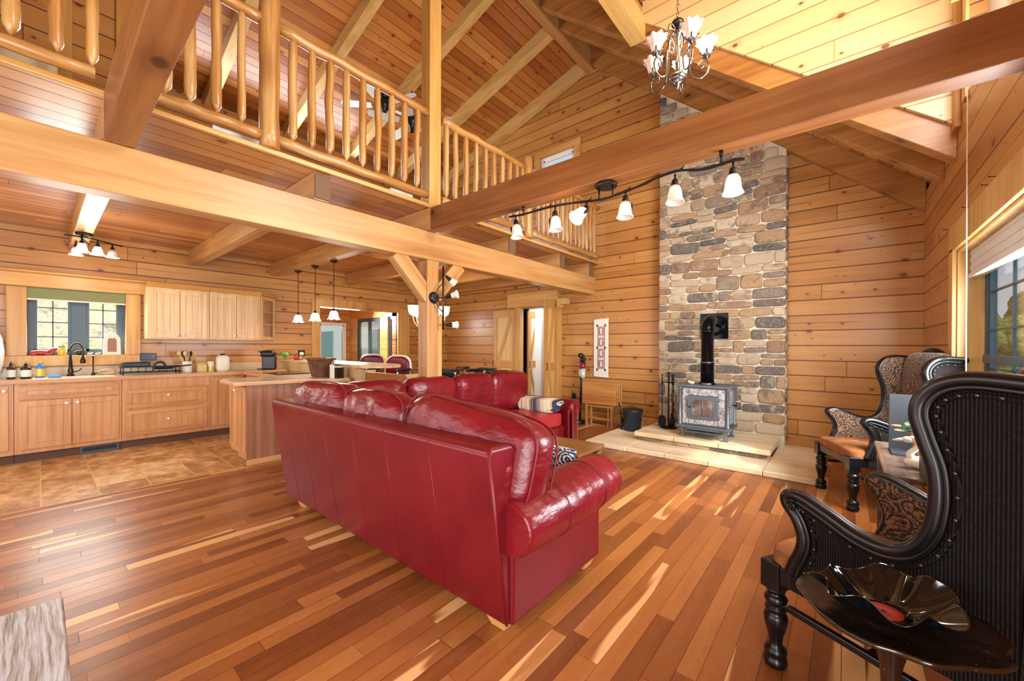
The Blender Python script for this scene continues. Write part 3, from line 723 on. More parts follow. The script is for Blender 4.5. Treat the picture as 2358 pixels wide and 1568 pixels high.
# flue pipe
sp_ = MB().lathe([(.10, b1 + .028), (.10, b1 + .036), (.085, b1 + .045), (.082, b1 + .06)], (-.005, .22, 0), 24)
sp_.build('flue_collar', 'stove_black', sv)
pc = MB(); pc.lathe([(.078, b1 + .05), (.078, 1.08 - HT), (.080, 1.085 - HT), (.080, 1.10 - HT), (.073, 1.105 - HT), (.073, 1.475 - HT)], (-.005, .22, 0), 28)
el = [(-.005, .22, 1.475 - HT)] + [(-.005, .22 + .20 * (1 - math.cos(a)), 1.475 - HT + .17 * math.sin(a)) for a in [PI / 2 * k / 18 for k in range(1, 19)]] + [(-.005, .74, 1.645 - HT)]
rr = [.073 + (.005 if k % 2 else 0) for k in range(len(el))]
pc.tube(el, rr, 28); pc.build('flue_pipe', 'stove_black', sv)
MB().lathe([(.0785, 0), (.0785, .012)], (-.005, .22, 1.1 - HT), 28).build('pipe_band', 'cast_iron', sv)
pl = MB().box(-.175, .175, -.006, .004, -.175, .175); pl.tube([(.125 * math.cos(a), -.012, .125 * math.sin(a)) for a in [2 * PI * k / 40 for k in range(40)]], .012, 8, closed=True)
pl.tube([(.10 * math.cos(a), -.016, .10 * math.sin(a)) for a in [2 * PI * k / 40 for k in range(40)]], .012, 8, closed=True)
o = pl.build('wall_thimble', 'stove_black'); o.location = (-1.36, 5.938, 1.585); tag(o, 'square dark metal wall plate where the stove pipe enters the stone', 'plate')
plain('cream_ceramic', (232, 216, 178), .35); plain('silver', (190, 194, 198), .25, .9)
o = MB().ell((0, 0, .018), .035, .022, .018).ell((-.03, 0, .03), .016, .014, .014).build('figurine', 'cream_ceramic'); o.location = (-1.47, 5.30, HT + .658); tag(o, 'small cream coloured figurine on top of the wood stove, left of the pipe', 'figurine')
o = MB().ell((0, 0, .012), .05, .02, .012).ell((.035, .01, .014), .03, .016, .013).build('ornament', 'silver'); o.location = (-1.30, 5.27, HT + .658); tag(o, 'small silvery ornament on the stove top in front of the pipe', 'ornament')

# fire tools
ft = thing('fireplace_tools', 'black iron fireplace tool set standing left of the wood stove', 'tool set', (-1.86, 5.62, HT))
MB().lathe([(.115, 0), (.11, .012), (.05, .022), (.012, .03), (.011, .70), (.016, .71), (.016, .74), (.006, .75)], (0, 0, 0), 18).ell((0, 0, .765), .016, .016, .016, 10, 8).build('stand', 'black_iron', ft)
MB().tube([(-.075, -.02, .63), (0, 0, .63), (.075, -.02, .63)], .006, 8).tube([(0, 0, .63), (.02, .07, .63)], .006, 8).build('hook_arm', 'black_iron', ft)
def tool(kind, x, y):
    mb = MB().tube([(x, y, .14 if kind != 'poker' else .06), (x, y, .72)], .006, 8).ell((x, y, .735), .013, .013, .013, 10, 8).lathe([(.01, 0), (.01, .09)], (x, y, .6), 10)
    if kind == 'shovel': mb.prism([(x - .05, .02), (x + .05, .02), (x + .052, .13), (x + .03, .17), (x - .03, .17), (x - .052, .13)], y - .004, y + .004, 'XZ')
    if kind == 'tongs': mb.tube(spline([(x, y, .55), (x - .035, y, .42), (x, y, .30), (x - .03, y, .18), (x - .005, y, .05)]), .005, 6).tube(spline([(x, y, .55), (x + .035, y, .42), (x, y, .30), (x + .03, y, .18), (x + .005, y, .05)]), .005, 6)
    if kind == 'brush': mb.lathe([(.012, .18), (.03, .10), (.036, .03), (.03, .01)], (x, y, 0), 12)
    return mb.build(kind, 'black_iron', ft, bevel=0)
tool('shovel', -.08, -.025); tool('tongs', .075, -.03); tool('brush', .025, .075)
# ash bucket
plain('bucket_black', (44, 54, 66), .35, .3); plain('bucket_dark', (24, 26, 30), .5)
bk = thing('ash_bucket', 'black metal ash bucket with lid standing on the low stone slab', 'bucket', (-2.40, 5.66, .058))
MB().lathe([(.118, 0), (.122, .006), (.145, .285), (.152, .29), (.152, .30), (.14, .30)], (0, 0, 0), 32).build('body', 'bucket_black', bk)
MB().lathe([(.153, .30), (.153, .312), (.12, .325), (.03, .335), (.0, .336)], (0, 0, 0), 32, caps=False).tube(spline([(-.05, 0, .33), (-.03, 0, .36), (.03, 0, .36), (.05, 0, .33)]), .005, 8).build('lid', 'bucket_dark', bk)
MB().tube(spline([(.148, -.02, .24), (.17, -.06, .19), (.19, -.10, .12)]), .003, 6).build('bail_handle', 'silver', bk)
MB().box(-.155, -.125, -.07, -.01, .10, .16).tube([(-.15, -.04, .12), (-.165, -.04, .24), (-.19, -.05, .40)], [.014, .01, .013], 8).ell((-.15, -.04, .05), .02, .03, .07).build('ash_shovel', 'bucket_dark', bk)

# folded tray tables
wood('oak_tray', (L(170, 104, 50), L(196, 132, 70), L(216, 158, 94), L(140, 80, 36), L(90, 50, 20)), 'X', .3, .4, 0, scale=1.5)
wood('oak_tray_leg', (L(160, 98, 50), L(186, 124, 70), L(206, 150, 94), L(140, 80, 36), L(90, 50, 20)), 'Z', .4, .2, 0)
tt = thing('tray_table_stand', 'wooden stand holding folded tray tables under the hanging scroll', 'tray table', (-3.02, 5.86, 0))
MB().box(-.30, .29, -.075, -.055, .36, .72).build('tray_top', 'oak_tray', tt, bevel=.012, seg=3)
for i, y in enumerate((-.035, -.005, .025)): Box(-.28 + .03 * i, .31 + .02 * i, y, y + .018, .37, .71).build('folded_tray', 'oak_tray', tt, bevel=.008)
lg = [(-.23, -.05), (.22, -.05), (-.23, .10), (.22, .10)]
for x, y in lg: Box(x - .022, x + .022, y - .012, y + .012, 0, .38).build('leg', 'oak_tray_leg', tt, bevel=.003)
MB().box(-.21, .20, -.055, -.04, .315, .345).box(-.21, .20, -.055, -.04, .12, .145).box(-.21, .20, .095, .11, .10, .13).build('crossbar', 'oak_tray_leg', tt, bevel=.003)
for x in (-.16, .14): Box(x - .015, x + .015, -.03, -.012, .02, .36).build('inner_leg', 'oak_tray_leg', tt, bevel=.003)
MB().box(-.25, .25, .01, .03, 0, .03).build('foot_rail', 'oak_tray_leg', tt, bevel=.003)

# cordless vacuum
plain('vac_black', (26, 26, 30), .3); plain('vac_red', (140, 24, 52), .25, .3); plain('vac_clear', (200, 206, 208), .12, .1); plain('vac_yellow', (222, 214, 120), .4); plain('vac_silver', (150, 154, 160), .25, .7)
vc = thing('vacuum_cleaner', 'upright cordless vacuum with red and clear canister leaning on far wall', 'vacuum', (-3.47, 5.93, 0), math.radians(-8))
MB().tube([(.03, 0, .06), (.0, .06, .62), (-.035, .11, 1.08)], [.019, .019, .021], 12).build('tube', 'vac_black', vc)
MB().box(-.13, .13, -.12, .04, 0, .055).build('floor_head', 'vac_black', vc, bevel=.015, seg=3)
MB().box(-.12, .12, -.125, -.07, .012, .05).build('head_cover', 'vac_silver', vc, bevel=.01)
MB().ell((.045, .06, 1.08), .05, .05, .06).tube(spline([(-.03, .10, 1.10), (-.02, .02, 1.15), (.04, .0, 1.17), (.09, .02, 1.13), (.085, .03, 1.0)]), .017, 10).build('handle', 'vac_black', vc)
MB().lathe([(.045, .0), (.048, .01), (.048, .09), (.03, .11)], (.05, .05, .93), 20).build('motor', 'vac_red', vc)
MB().lathe([(.03, -.03), (.045, 0), (.046, .13)], (.05, .045, .79), 20).build('dust_bin', 'vac_clear', vc)
MB().box(.01, .03, -.005, .0, .80, .90).build('label', 'vac_yellow', vc)
MB().tube([(-.05 + .028 * math.cos(a), .06, 1.06 + .028 * math.sin(a)) for a in [2 * PI * k / 16 for k in range(16)]], .005, 6, closed=True).build('hose_ring', 'silver', vc)
ch_ = MB().box(-.025, .025, -.03, 0, -.05, .05).tube(spline([(0, -.02, .05), (-.03, -.03, .09), (-.05, -.02, .02), (-.03, -.01, -.12), (-.05, -.005, -.25)]), .004, 6).build('charger', 'vac_black')
ch_.location = (-3.67, YF, .42); tag(ch_, 'black plug and cord on far wall beside the sofa arm', 'charger')

# hanging needlework scroll (woven motif drawn in the material)
def scroll_mat():
    t = NT('needlework'); P = t.pos(); x = t.n('SeparateXYZ'); t.l(P, x.inputs[0]); X, Z = x.outputs[0], x.outputs[2]
    # X -.13...13, Z 0..-.97
    n = t.noise(t.mul(P, (1, 1, 1)), 90, 2, .6)
    zz = t.math('DIVIDE', t.math('ADD', Z, .86), .187); k = t.math('FLOOR', zz); fz = t.math('SUBTRACT', t.math('FRACT', zz), .5)
    ins = t.math('MULTIPLY', t.math('GREATER_THAN', zz, 0), t.math('LESS_THAN', zz, 4))
    ax = t.math('ABSOLUTE', X)
    def band(v, a, b): return t.math('MULTIPLY', t.math('GREATER_THAN', v, a), t.math('LESS_THAN', v, b))
    afz = t.math('ABSOLUTE', fz)
    frame = t.math('MULTIPLY', t.math('LESS_THAN', ax, .068), ins)
    pan = t.math('MULTIPLY', t.math('MULTIPLY', t.math('LESS_THAN', ax, .036), t.math('LESS_THAN', afz, .33)), ins)
    red = t.math('MULTIPLY', pan, t.math('GREATER_THAN', n, .47))
    fig = t.math('MULTIPLY', t.math('MULTIPLY', pan, t.math('LESS_THAN', ax, .018)), t.math('LESS_THAN', afz, .24))
    cor = t.math('MULTIPLY', band(ax, .058, .092), t.math('GREATER_THAN', t.math('ABSOLUTE', t.math('SUBTRACT', t.math('FRACT', t.math('MULTIPLY', zz, .5)), .5)), .44))
    cor = t.math('MULTIPLY', cor, band(zz, -.3, 4.3))
    col = t.mix(t.math('MULTIPLY', frame, t.math('GREATER_THAN', n, .44)), L(234, 228, 212), L(150, 116, 118))
    rim = t.math('MULTIPLY', band(ax, .054, .068), ins)
    col = t.mix(t.math('MULTIPLY', rim, .8), col, L(96, 104, 116))
    col = t.mix(cor, col, L(88, 102, 116))
    bar = t.math('MULTIPLY', t.math('MULTIPLY', t.math('GREATER_THAN', afz, .42), t.math('LESS_THAN', ax, .05)), ins)
    col = t.mix(t.math('MULTIPLY', bar, .7), col, L(240, 234, 222))
    col = t.mix(t.math('MULTIPLY', pan, .85), col, L(206, 170, 166)); col = t.mix(t.math('MULTIPLY', red, .9), col, L(146, 40, 56))
    col = t.mix(t.math('MULTIPLY', fig, t.math('GREATER_THAN', n, .42)), col, L(232, 220, 210))
    M['needlework'] = t.bsdf(col, .9, 0, t.bump(n, .2, .002))
scroll_mat(); plain('cream_cord', (226, 212, 184), .8); plain('dark_dowel', (96, 62, 40), .5)
sl = thing('wall_scroll', 'narrow cream needlework scroll with four red panels hanging on far wall', 'wall hanging', (-3.14, YF - .02, 1.765))
MB().box(-.135, .135, -.004, .0, -.975, .0).build('cloth', 'needlework', sl)
for z in (0, -.978): MB().tube([(-.145, -.004, z), (.145, -.004, z)], .007, 8).build('dowel', 'cream_cord', sl)
MB().tube([(-.13, -.004, .006), (0, .0, .12), (.13, -.004, .006)], .0025, 6).build('hanging_cord', 'cream_cord', sl)

# barn style doors
wood('door_frame_wood', (L(186, 124, 58), L(204, 146, 76), L(218, 168, 98), L(150, 92, 40), L(90, 48, 20)), 'Z', .42, .2, .3)
wood('door_panel_wood', (L(206, 162, 92), L(220, 180, 112), L(232, 198, 136), L(180, 130, 70), L(120, 76, 36)), 'Z', .45, .15, .3)
plain('hinge_black', (30, 28, 26), .5, .4)
def barn_door(name, wdt, H_, loc, rz, label, flip=1, handle=True):
    d = thing(name, label, 'door', loc, rz)
    s = .095; t_ = .034
    MB().box(0, s, -t_, 0, 0, H_).box(wdt - s, wdt, -t_, 0, 0, H_).box(s, wdt - s, -t_, 0, H_ - .14, H_).box(s, wdt - s, -t_, 0, .86, 1.00).box(s, wdt - s, -t_, 0, 0, .17).build('frame', 'door_frame_wood', d, bevel=.003)
    MB().box(s, wdt - s, -.018, -.006, .17, H_ - .14).build('panel', 'door_panel_wood', d)
    br = MB()
    for z0, z1, fl in ((1.0, H_ - .14, 1), (.17, .86, -1)):
        a, b = (s, wdt - s) if fl * flip > 0 else (wdt - s, s)
        hwid = .075
        dx = hwid if a < b else -hwid
        br.prism([(a, z0), (a + dx, z0), (b, z1), (b - dx, z1)] if a < b else [(a + dx, z0), (a, z0), (b - dx, z1), (b, z1)], -.03, -.017, 'XZ')
    br.build('brace', 'door_frame_wood', d, bevel=.002)
    hg = MB()
    for z in (.3, .98, 1.76): hg.box(wdt - .004 if flip > 0 else -.02, wdt + .02 if flip > 0 else .004, -t_ - .004, 0, z - .045, z + .045)
    hg.build('hinge', 'hinge_black', d)
    if handle: MB().tube([(.03 if flip > 0 else wdt - .03, -t_, .88), (.03 if flip > 0 else wdt - .03, -t_ - .03, .88), (.03 if flip > 0 else wdt - .03, -t_ - .03, 1.0), (.03 if flip > 0 else wdt - .03, -t_, 1.0)], .006, 6).build('handle', 'hinge_black', d)
    return d
barn_door('barn_door', .60, 2.02, (-5.60, YF - .005, .005), 0, 'wide barn style door leaf folded flat against the wall left of the opening')
barn_door('barn_door', .46, 2.0, (-4.827, YF + .10, .005), math.radians(97), 'barn style door leaf standing ajar just inside the left jamb of the opening')
barn_door('barn_door', .42, 2.12, (-4.02, YF - .46, .005), math.radians(92), 'door leaf swung out into the room, seen almost edge on, right of the opening', flip=1)
# inner hall casing and far door
MB_ = Box(-4.36, -4.30, 7.4, 7.44, 0, 2.0).box(-4.36, -3.95, 7.4, 7.44, 1.93, 2.02)
struct('trim_hall', MB_, 'trim_Z'); struct('wall_hall_partition', Box(-4.86, -4.78, 6.75, 8.4, 0, 2.42), 'white_paint')
o = MB().box(-.16, .16, -.02, 0, -.07, .07).build('bark_sign', 'bark'); o.location = (-4.25, 7.39, 2.12); tag(o, 'rough dark bark plaque above the doorway inside the hall', 'plaque')
# ------------------------------------------------------------------ red leather sectional
def leather(name, base, hi, rough=.28, bs=.5, wr=7):
    t = NT(name); P = t.pos(); n = t.noise(P, 2.2, 4, .6); f = t.noise(P, 160, 2, .6); w = t.noise(t.mul(P, (1, 1, 2.2)), wr, 3, .55)
    col = t.ramp(n, [(.35, base), (.7, hi)])
    h = t.math('ADD', t.math('MULTIPLY', w, 1.0), t.math('MULTIPLY', f, .03))
    ro = t.math('ADD', rough - .05, t.math('MULTIPLY', n, .14))
    M[name] = t.bsdf(col, ro, 0, t.bump(h, bs, .03), .04, coat_rough=.25)
leather('red_leather', L(98, 10, 20), L(116, 17, 28), .3, .12, 3)
leather('red_leather_soft', L(106, 12, 22), L(128, 20, 30), .3, .42, 6)
leather('red_seat', L(158, 34, 42), L(178, 48, 50), .3, .3, 5)
plain('seam', (110, 14, 24), .4); plain('nail', (226, 190, 160), .25, .9); plain('blond_foot', (206, 158, 88), .4, coat=.2)
sf = thing('sectional_sofa', 'red leather L shaped sectional sofa with rolled arms, seen from behind', 'sofa', (-1.1, 1.31, 0))
ox, oy = -1.1, 1.31
def sbox(x0, x1, y0, y1, z0, z1): return MB().box(x0 - ox, x1 - ox, y0 - oy, y1 - oy, z0, z1)
# near back: slightly raked slab, seen from outside
def slab_back(mb, x0, x1, y, th, z0, z1, rake=.05):
    pts = [(y - oy + .0, z0), (y - oy + th, z0), (y - oy + .06, z1 - .03), (y - oy + .03, z1), (y - oy - .10, z1 + .004), (y - oy - .122, z1 - .02)]
    b = len(mb.v)
    mb.prism(pts, x0 - ox, x1 - ox, 'YZ'); return mb
slab_back(MB(), -3.50, -1.12, 1.31, .16, .07, .868).build('back_frame', 'red_leather', sf, bevel=.02, seg=4)
pp = MB().tube([(-3.49 - ox, -.122, .856), (-1.13 - ox, -.122, .856)], .006, 8).tube([(-1.12 - ox, .0, .08), (-1.12 - ox, -.118, .85)], .006, 8)
for xs_, r_ in ((-3.25, .0022), (-2.95, .0022), (-2.62, .0022), (-2.25, .0022), (-1.90, .0028), (-1.52, .0028)):
    pp.tube([(xs_ - ox, -.0008, .08), (xs_ - ox, -.1215, .845)], r_ * .8, 6)
pp.build('piping', 'seam', sf)
# far wing back (along X = -3.5)
fb = MB().prism([(-3.68 - ox, .07), (-3.46 - ox, .07), (-3.46 - ox, .76), (-3.52 - ox, .80), (-3.66 - ox, .80), (-3.70 - ox, .76)], 1.36 - oy, 4.36 - oy, 'XZ')
fb.build('back_frame', 'red_leather', sf, bevel=.02, seg=4)
# seat base + cushions
sbox(-3.46, -1.2, 1.5, 2.12, .09, .30).box(-3.5 - ox, -2.72 - ox, 2.12 - oy, 4.30 - oy, .09, .30).build('seat_base', 'red_leather', sf, bevel=.02, seg=3)
def cushion(name, cx, cy, cz, w, d, h, rot=(0, 0, 0), mat='red_leather_soft', pw=.32, seed=1, puff=1.0, wr=.012, pip=True, e=.5):
    """puffy box cushion: w along x, d along y, h along z"""
    n = 26; mb = MB()
    rot_m = Matrix.Rotation(math.radians(rot[2]), 4, 'Z') @ Matrix.Rotation(math.radians(rot[1]), 4, 'Y') @ Matrix.Rotation(math.radians(rot[0]), 4, 'X')
    sg = lambda x, p: math.copysign(abs(x) ** p, x)
    b = 0; m1, m2 = 44, 26
    for i in range(m2 + 1):
        th = -PI / 2 + PI * i / m2
        for k in range(m1):
            a = 2 * PI * k / m1
            ct = abs(math.cos(th)) ** .55
            px = sg(math.cos(a), pw) * ct; pz = sg(math.sin(a), pw) * ct; py = sg(math.sin(th), .75)
            # pinch at outline so the sides belly out
            p = Vector((px * w / 2, py * d / 2 * puff, pz * h / 2))
            q = noise.noise(Vector((p.x * 9 + seed * 7, p.y * 5, p.z * 6))) ; q2 = noise.noise(Vector((p.x * 26 + seed, p.y * 8, p.z * 12 + 3)))
            p.y += (q * wr * 1.2 + q2 * wr * .5) * (1 if p.y > 0 else -1); p.z += q * wr * .6 * (1 if p.z > 0 else 0)
            p = rot_m @ p; mb.v.append((cx - ox + p.x, cy - oy + p.y, cz + p.z))
    for i in range(m2):
        for k in range(m1): mb.face([i * m1 + k, i * m1 + (k + 1) % m1, (i + 1) * m1 + (k + 1) % m1, (i + 1) * m1 + k], True)
    o = mb.build(name, mat, sf)
    if pip:
        for yy in (-.28, .28):
            ring = []
            for k in range(64):
                a = 2 * PI * k / 64; s = .985
                p = rot_m @ Vector((sg(math.cos(a), pw) * w / 2 * s, yy * d, sg(math.sin(a), pw) * h / 2 * s)); ring.append((cx - ox + p.x, cy - oy + p.y, cz + p.z))
            MB().tube(ring, .006, 6, closed=True).build('piping', 'seam', o)
    return o
cushion('back_cushion', -1.52, 1.47, .765, .98, .30, .46, (-12, 5, 0), seed=2, pw=.46, wr=.016)
cushion('back_cushion', -2.35, 1.44, .80, .74, .27, .42, (-10, 0, 0), seed=4, pw=.55, wr=.016)
cushion('back_cushion', -3.08, 1.44, .815, .88, .27, .40, (-10, -2, 0), seed=5, pw=.55, wr=.016)
for k, (y, w_, z) in enumerate(((1.98, .66, .80), (2.62, .64, .79), (3.24, .64, .79), (3.86, .74, .77))):
    cushion('back_cushion', -3.33, y, z if False else .735, w_, .25, .50, (-9, 0, -90), seed=8 + k, pw=.42, mat='red_leather_soft', pip=False)
def seatc(x0, x1, y0, y1, z0, z1, seed):
    mb = MB(); cx, cy = (x0 + x1) / 2 - ox, (y0 + y1) / 2 - oy
    mb.ell((cx, cy, (z0 + z1) / 2), (x1 - x0) / 2, (y1 - y0) / 2, (z1 - z0) / 2, 40, 20, e=.28)
    for i, v in enumerate(mb.v):
        q = noise.noise(Vector((v[0] * 7 + seed, v[1] * 7, v[2] * 3))); mb.v[i] = (v[0], v[1], v[2] + q * .012 + (.02 * (1 - ((v[0] - cx) / (x1 - x0) * 2) ** 2) * (1 - ((v[1] - cy) / (y1 - y0) * 2) ** 2) if v[2] > (z0 + z1) / 2 else 0))
    return mb.build('seat_cushion', 'red_seat', sf)
seatc(-2.0, -1.24, 1.55, 2.16, .29, .47, 1); seatc(-2.72, -2.0, 1.55, 2.16, .29, .47, 2); seatc(-3.44, -2.72, 1.5, 2.16, .29, .47, 3)
seatc(-3.42, -2.70, 2.16, 2.86, .29, .47, 5); seatc(-3.42, -2.70, 2.86, 3.56, .29, .47, 6); seatc(-3.42, -2.70, 3.56, 4.28, .29, .47, 7)
# rolled arms
def arm(axis, name='arm'):
    pass
AR = .135
# near arm: panel (X -1.28..-1.10), roll overhanging outwards, from Y 1.36 to 2.22
MB().box(-1.27 - ox, -1.10 - ox, 1.325 - oy, 2.13 - oy, .07, .50).build('arm_panel', 'red_leather', sf, bevel=.018, seg=4)
roll = MB()
def rollfn(u, v):
    y = 1.30 + (2.22 - 1.33) * u; a = 2 * PI * v
    r = .128 * (1.0 + .10 * math.sin(PI * min(1, u * 1.1)) + .06 * u); r += .005 * noise.noise(Vector((u * 22, math.cos(a) * 1.4, math.sin(a) * 1.4)))
    fl = 1 - max(0, (u - .93) / .07) ** 2 * .28 - max(0, (.05 - u) / .05) ** 2 * .08
    zc = .505 + .02 * u; xc = -1.125 - ox
    rx, rz2 = r * 1.12 * fl, r * .98 * fl
    return (xc + rx * math.cos(a), y - oy, zc + rz2 * math.sin(a))
roll.grid(rollfn, 60, 40); b = len(roll.v)
roll.face([60 * 41 + k for k in range(40)], True); roll.face([k for k in range(40)][::-1], False)
roll.build('arm_roll', 'red_leather_soft', sf)
sm = MB()
for uu in (.33, .72, .965):
    ring = [rollfn(uu, k / 40) for k in range(40)]; c_ = Vector((-1.125 - ox, ring[0][1], .515))
    MB().tube([tuple(c_ + (Vector(p) - c_) * 1.004) for p in ring], .0035 if uu < .9 else .007, 6, closed=True).build('arm_seam', 'seam', sf)
# filler wedge between back and arm roll
wg = MB().ell((-1.205 - ox, 1.38 - oy, .68), .09, .15, .165, 24, 14, e=.55); wg.build('back_wing', 'red_leather_soft', sf)
# far arm (along X, scroll front facing +X)
fa = MB().box(-3.5 - ox, -2.66 - ox, 4.30 - oy, 4.44 - oy, .07, .50); fa.build('arm_panel', 'red_leather', sf, bevel=.018, seg=4)
r2 = MB()
def roll2(u, v):
    x = -3.5 + (-2.62 + 3.5) * u; a = 2 * PI * v; r = .112 + .004 * noise.noise(Vector((u * 18, math.cos(a) * 2, math.sin(a) * 2)))
    fl = 1 - max(0, (u - .94) / .06) ** 2 * .18
    return (x - ox, 4.43 - oy + r * 1.1 * fl * math.cos(a), .505 + r * fl * math.sin(a))
r2.grid(roll2, 40, 32); r2.face([40 * 33 + k for k in range(32)], True); r2.face([k for k in range(32)][::-1]); r2.build('arm_roll', 'red_leather_soft', sf)
fp = MB().prism([(4.32 - oy, .07), (4.43 - oy, .07), (4.44 - oy, .40), (4.46 - oy, .47), (4.42 - oy, .55), (4.37 - oy, .57), (4.33 - oy, .52), (4.325 - oy, .42)], -2.64 - ox, -2.615 - ox, 'YZ')
fp.build('arm_front', 'red_leather', sf, bevel=.008)
nl = MB()
for k in range(30):
    z = .08 + k * .0155
    nl.ell((-2.612 - ox, 4.432 - oy + (.004 if z > .4 else 0), z), .004, .0045, .0045, 6, 4); nl.ell((-2.612 - ox, 4.325 - oy, z), .004, .0045, .0045, 6, 4)
nl.build('nailheads', 'nail', sf)
# feet
for x, y in ((-1.22, 1.40), (-3.33, 1.40), (-1.19, 2.07), (-2.75, 4.36), (-3.55, 4.28), (-3.55, 2.6)):
    mb = MB(); b = 0; pts0 = [(-.05, -.05), (.05, -.05), (.05, .05), (-.05, .05)]
    mb.v = [(px * .8, py * .8, 0) for px, py in pts0] + [(px * 1.35, py * 1.35, .075) for px, py in pts0]
    for f in ((3, 2, 1, 0), (4, 5, 6, 7), (0, 1, 5, 4), (1, 2, 6, 5), (2, 3, 7, 6), (3, 0, 4, 7)): mb.face(list(f))
    o = mb.build('foot', 'blond_foot', sf, bevel=.004); o.location = (x - ox, y - oy, 0)

# striped blanket
def stripe_mat():
    t = NT('stripe_blanket'); P = t.pos(); x = t.n('SeparateXYZ'); t.l(P, x.inputs[0])
    w = t.math('MULTIPLY', t.math('SUBTRACT', t.noise(P, 8, 2, .5), .5), .03)
    v = t.math('ADD', t.math('ADD', x.outputs[0], t.math('MULTIPLY', x.outputs[2], .35)), w)
    k = t.math('FLOOR', t.math('MULTIPLY', v, 110)); r = t.wn(k, '1D')[0]
    big = t.math('SINE', t.math('MULTIPLY', v, 19))
    light = t.ramp(r, [(0, L(236, 230, 206)), (.35, L(222, 196, 150)), (.6, L(240, 236, 220)), (.8, L(120, 110, 120)), (.88, L(228, 212, 176))], 'CONSTANT')
    dark = t.ramp(r, [(0, L(50, 56, 88)), (.3, L(120, 112, 136)), (.55, L(36, 38, 58)), (.75, L(150, 128, 134)), (.85, L(208, 190, 160))], 'CONSTANT')
    M['stripe_blanket'] = t.bsdf(t.mix(t.sstep(big, .1, .3), light, dark), .95, 0, t.bump(t.noise(P, 130, 2, .6), .5, .004))
stripe_mat()
bl = thing('folded_blanket', 'folded striped blanket in cream, navy and tan on far end of sofa', 'blanket', (-3.03, 4.07, .475))
mb = MB()
mb.ell((0, .02, .085), .33, .13, .082, 48, 24, e=.42)
for i, v in enumerate(mb.v):
    q = noise.noise(Vector((v[0] * 6, v[1] * 9, v[2] * 9))); mb.v[i] = (v[0] + v[2] * .25, v[1] + v[2] * .35, v[2] + .014 * q)
mb.tube([(.335, -.10, .05), (.35, .06, .10), (.345, .10, .06), (.335, -.06, .035)], .012, 8)
mb.build('folds', 'stripe_blanket', bl)
# paisley pillow
def paisley(name, c0, c1, c2, sc):
    t = NT(name); P = t.pos(); d = t.n('VectorMath', operation='ADD'); t.l(P, d.inputs[0])
    nz = t.n('TexNoise'); t.l(P, nz.inputs['Vector']); nz.inputs['Scale'].default_value = 5; nz.inputs['Detail'].default_value = 2
    m = t.mul(nz.outputs['Color'], (.14, .14, .14)); t.l(m, d.inputs[1])
    v = t.n('TexVoronoi', voronoi_dimensions='3D'); t.l(d.outputs[0], v.inputs['Vector']); v.inputs['Scale'].default_value = sc
    s = t.math('SINE', t.math('MULTIPLY', v.outputs['Distance'], 34)); s2 = t.math('SINE', t.math('MULTIPLY', t.noise(d.outputs[0], sc * 1.3, 2, .5), 60))
    f = t.math('ADD', t.math('MULTIPLY', s, .34), t.math('MULTIPLY', s2, .26))
    col = t.ramp(t.math('ADD', f, .5), [(.25, c0), (.5, c1), (.78, c2)])
    M[name] = t.bsdf(col, .85, 0, t.bump(f, .15, .003), sheen=.3)
paisley('paisley_navy', L(24, 30, 52), L(70, 84, 110), L(226, 226, 216), 9)
pi = thing('throw_pillow', 'navy and white paisley pillow tucked inside the near sofa arm', 'pillow', (-1.42, 2.10, .485))
mb = MB()
def pf(u, v, s):
    x = (u - .5) * 2; z = (v - .5) * 2; th = .085 * (1 - abs(x) ** 2.4) ** .6 * (1 - abs(z) ** 2.4) ** .6
    return (x * .17, s * th * .8, .085 + z * .095)
mb.grid(lambda u, v: pf(u, v, 1), 20, 20); mb.grid(lambda u, v: pf(u, v, -1), 20, 20)
mb.xf(rotm('X', -18) @ Matrix.Rotation(math.radians(-12), 4, 'Z')); mb.build('cover', 'paisley_navy', pi)
# small wooden table inside the L
wood('aged_top', (L(104, 62, 26), L(138, 88, 42), L(170, 116, 62), L(100, 58, 24), L(60, 30, 12)), 'X', .28, .45, .6)
ct = thing('coffee_table', 'small worn wooden table inside the angle of the red sofa', 'table', (-1.78, 2.80, 0), math.radians(3))
MB().box(-.29, .29, -.30, .16, .475, .503).build('table_top', 'aged_top', ct, bevel=.006)
MB().box(-.25, .25, -.26, .12, .43, .475).build('apron', 'black_iron', ct)
for x in (-.23, .23):
    for y in (-.24, .10): Box(x - .02, x + .02, y - .02, y + .02, 0, .475).build('leg', 'aged_top', ct, bevel=.003)
MB().tube([(.28, -.30, .45), (.29, -.10, .42), (.28, .10, .45)], .014, 8).build('branch_edge', 'bark', ct)
# weathered board at the lower left corner
def weathered():
    t = NT('weathered_board'); P = t.pos(); d = t.noise(P, 3, 3, .5)
    g = t.noise(t.vec(t.math('MULTIPLY', t.dot(P, (1, 0, 0)), 5), t.math('MULTIPLY', t.math('ADD', t.dot(P, (0, 1, 0)), t.math('MULTIPLY', d, .05)), 110), 0), 1, 3, .6)
    col = t.ramp(g, [(.3, L(96, 78, 66)), (.46, L(142, 132, 126)), (.62, L(176, 174, 176))]); M['weathered_board'] = t.bsdf(col, .35, 0, t.bump(g, .35, .004), .2)
weathered()
wt = thing('board_table', 'grey weathered wooden board table at the lower left corner', 'table', (-1.75, -.35, 0))
MB().box(-.365, .45, -.45, .405, .365, .41).build('table_top', 'weathered_board', wt, bevel=.006)
for x_, y_ in ((-.30, -.38), (-.30, .32), (.35, -.38), (.35, .32)): Box(x_ - .03, x_ + .03, y_ - .03, y_ + .03, 0, .365).build('leg', 'weathered_board', wt, bevel=.004)
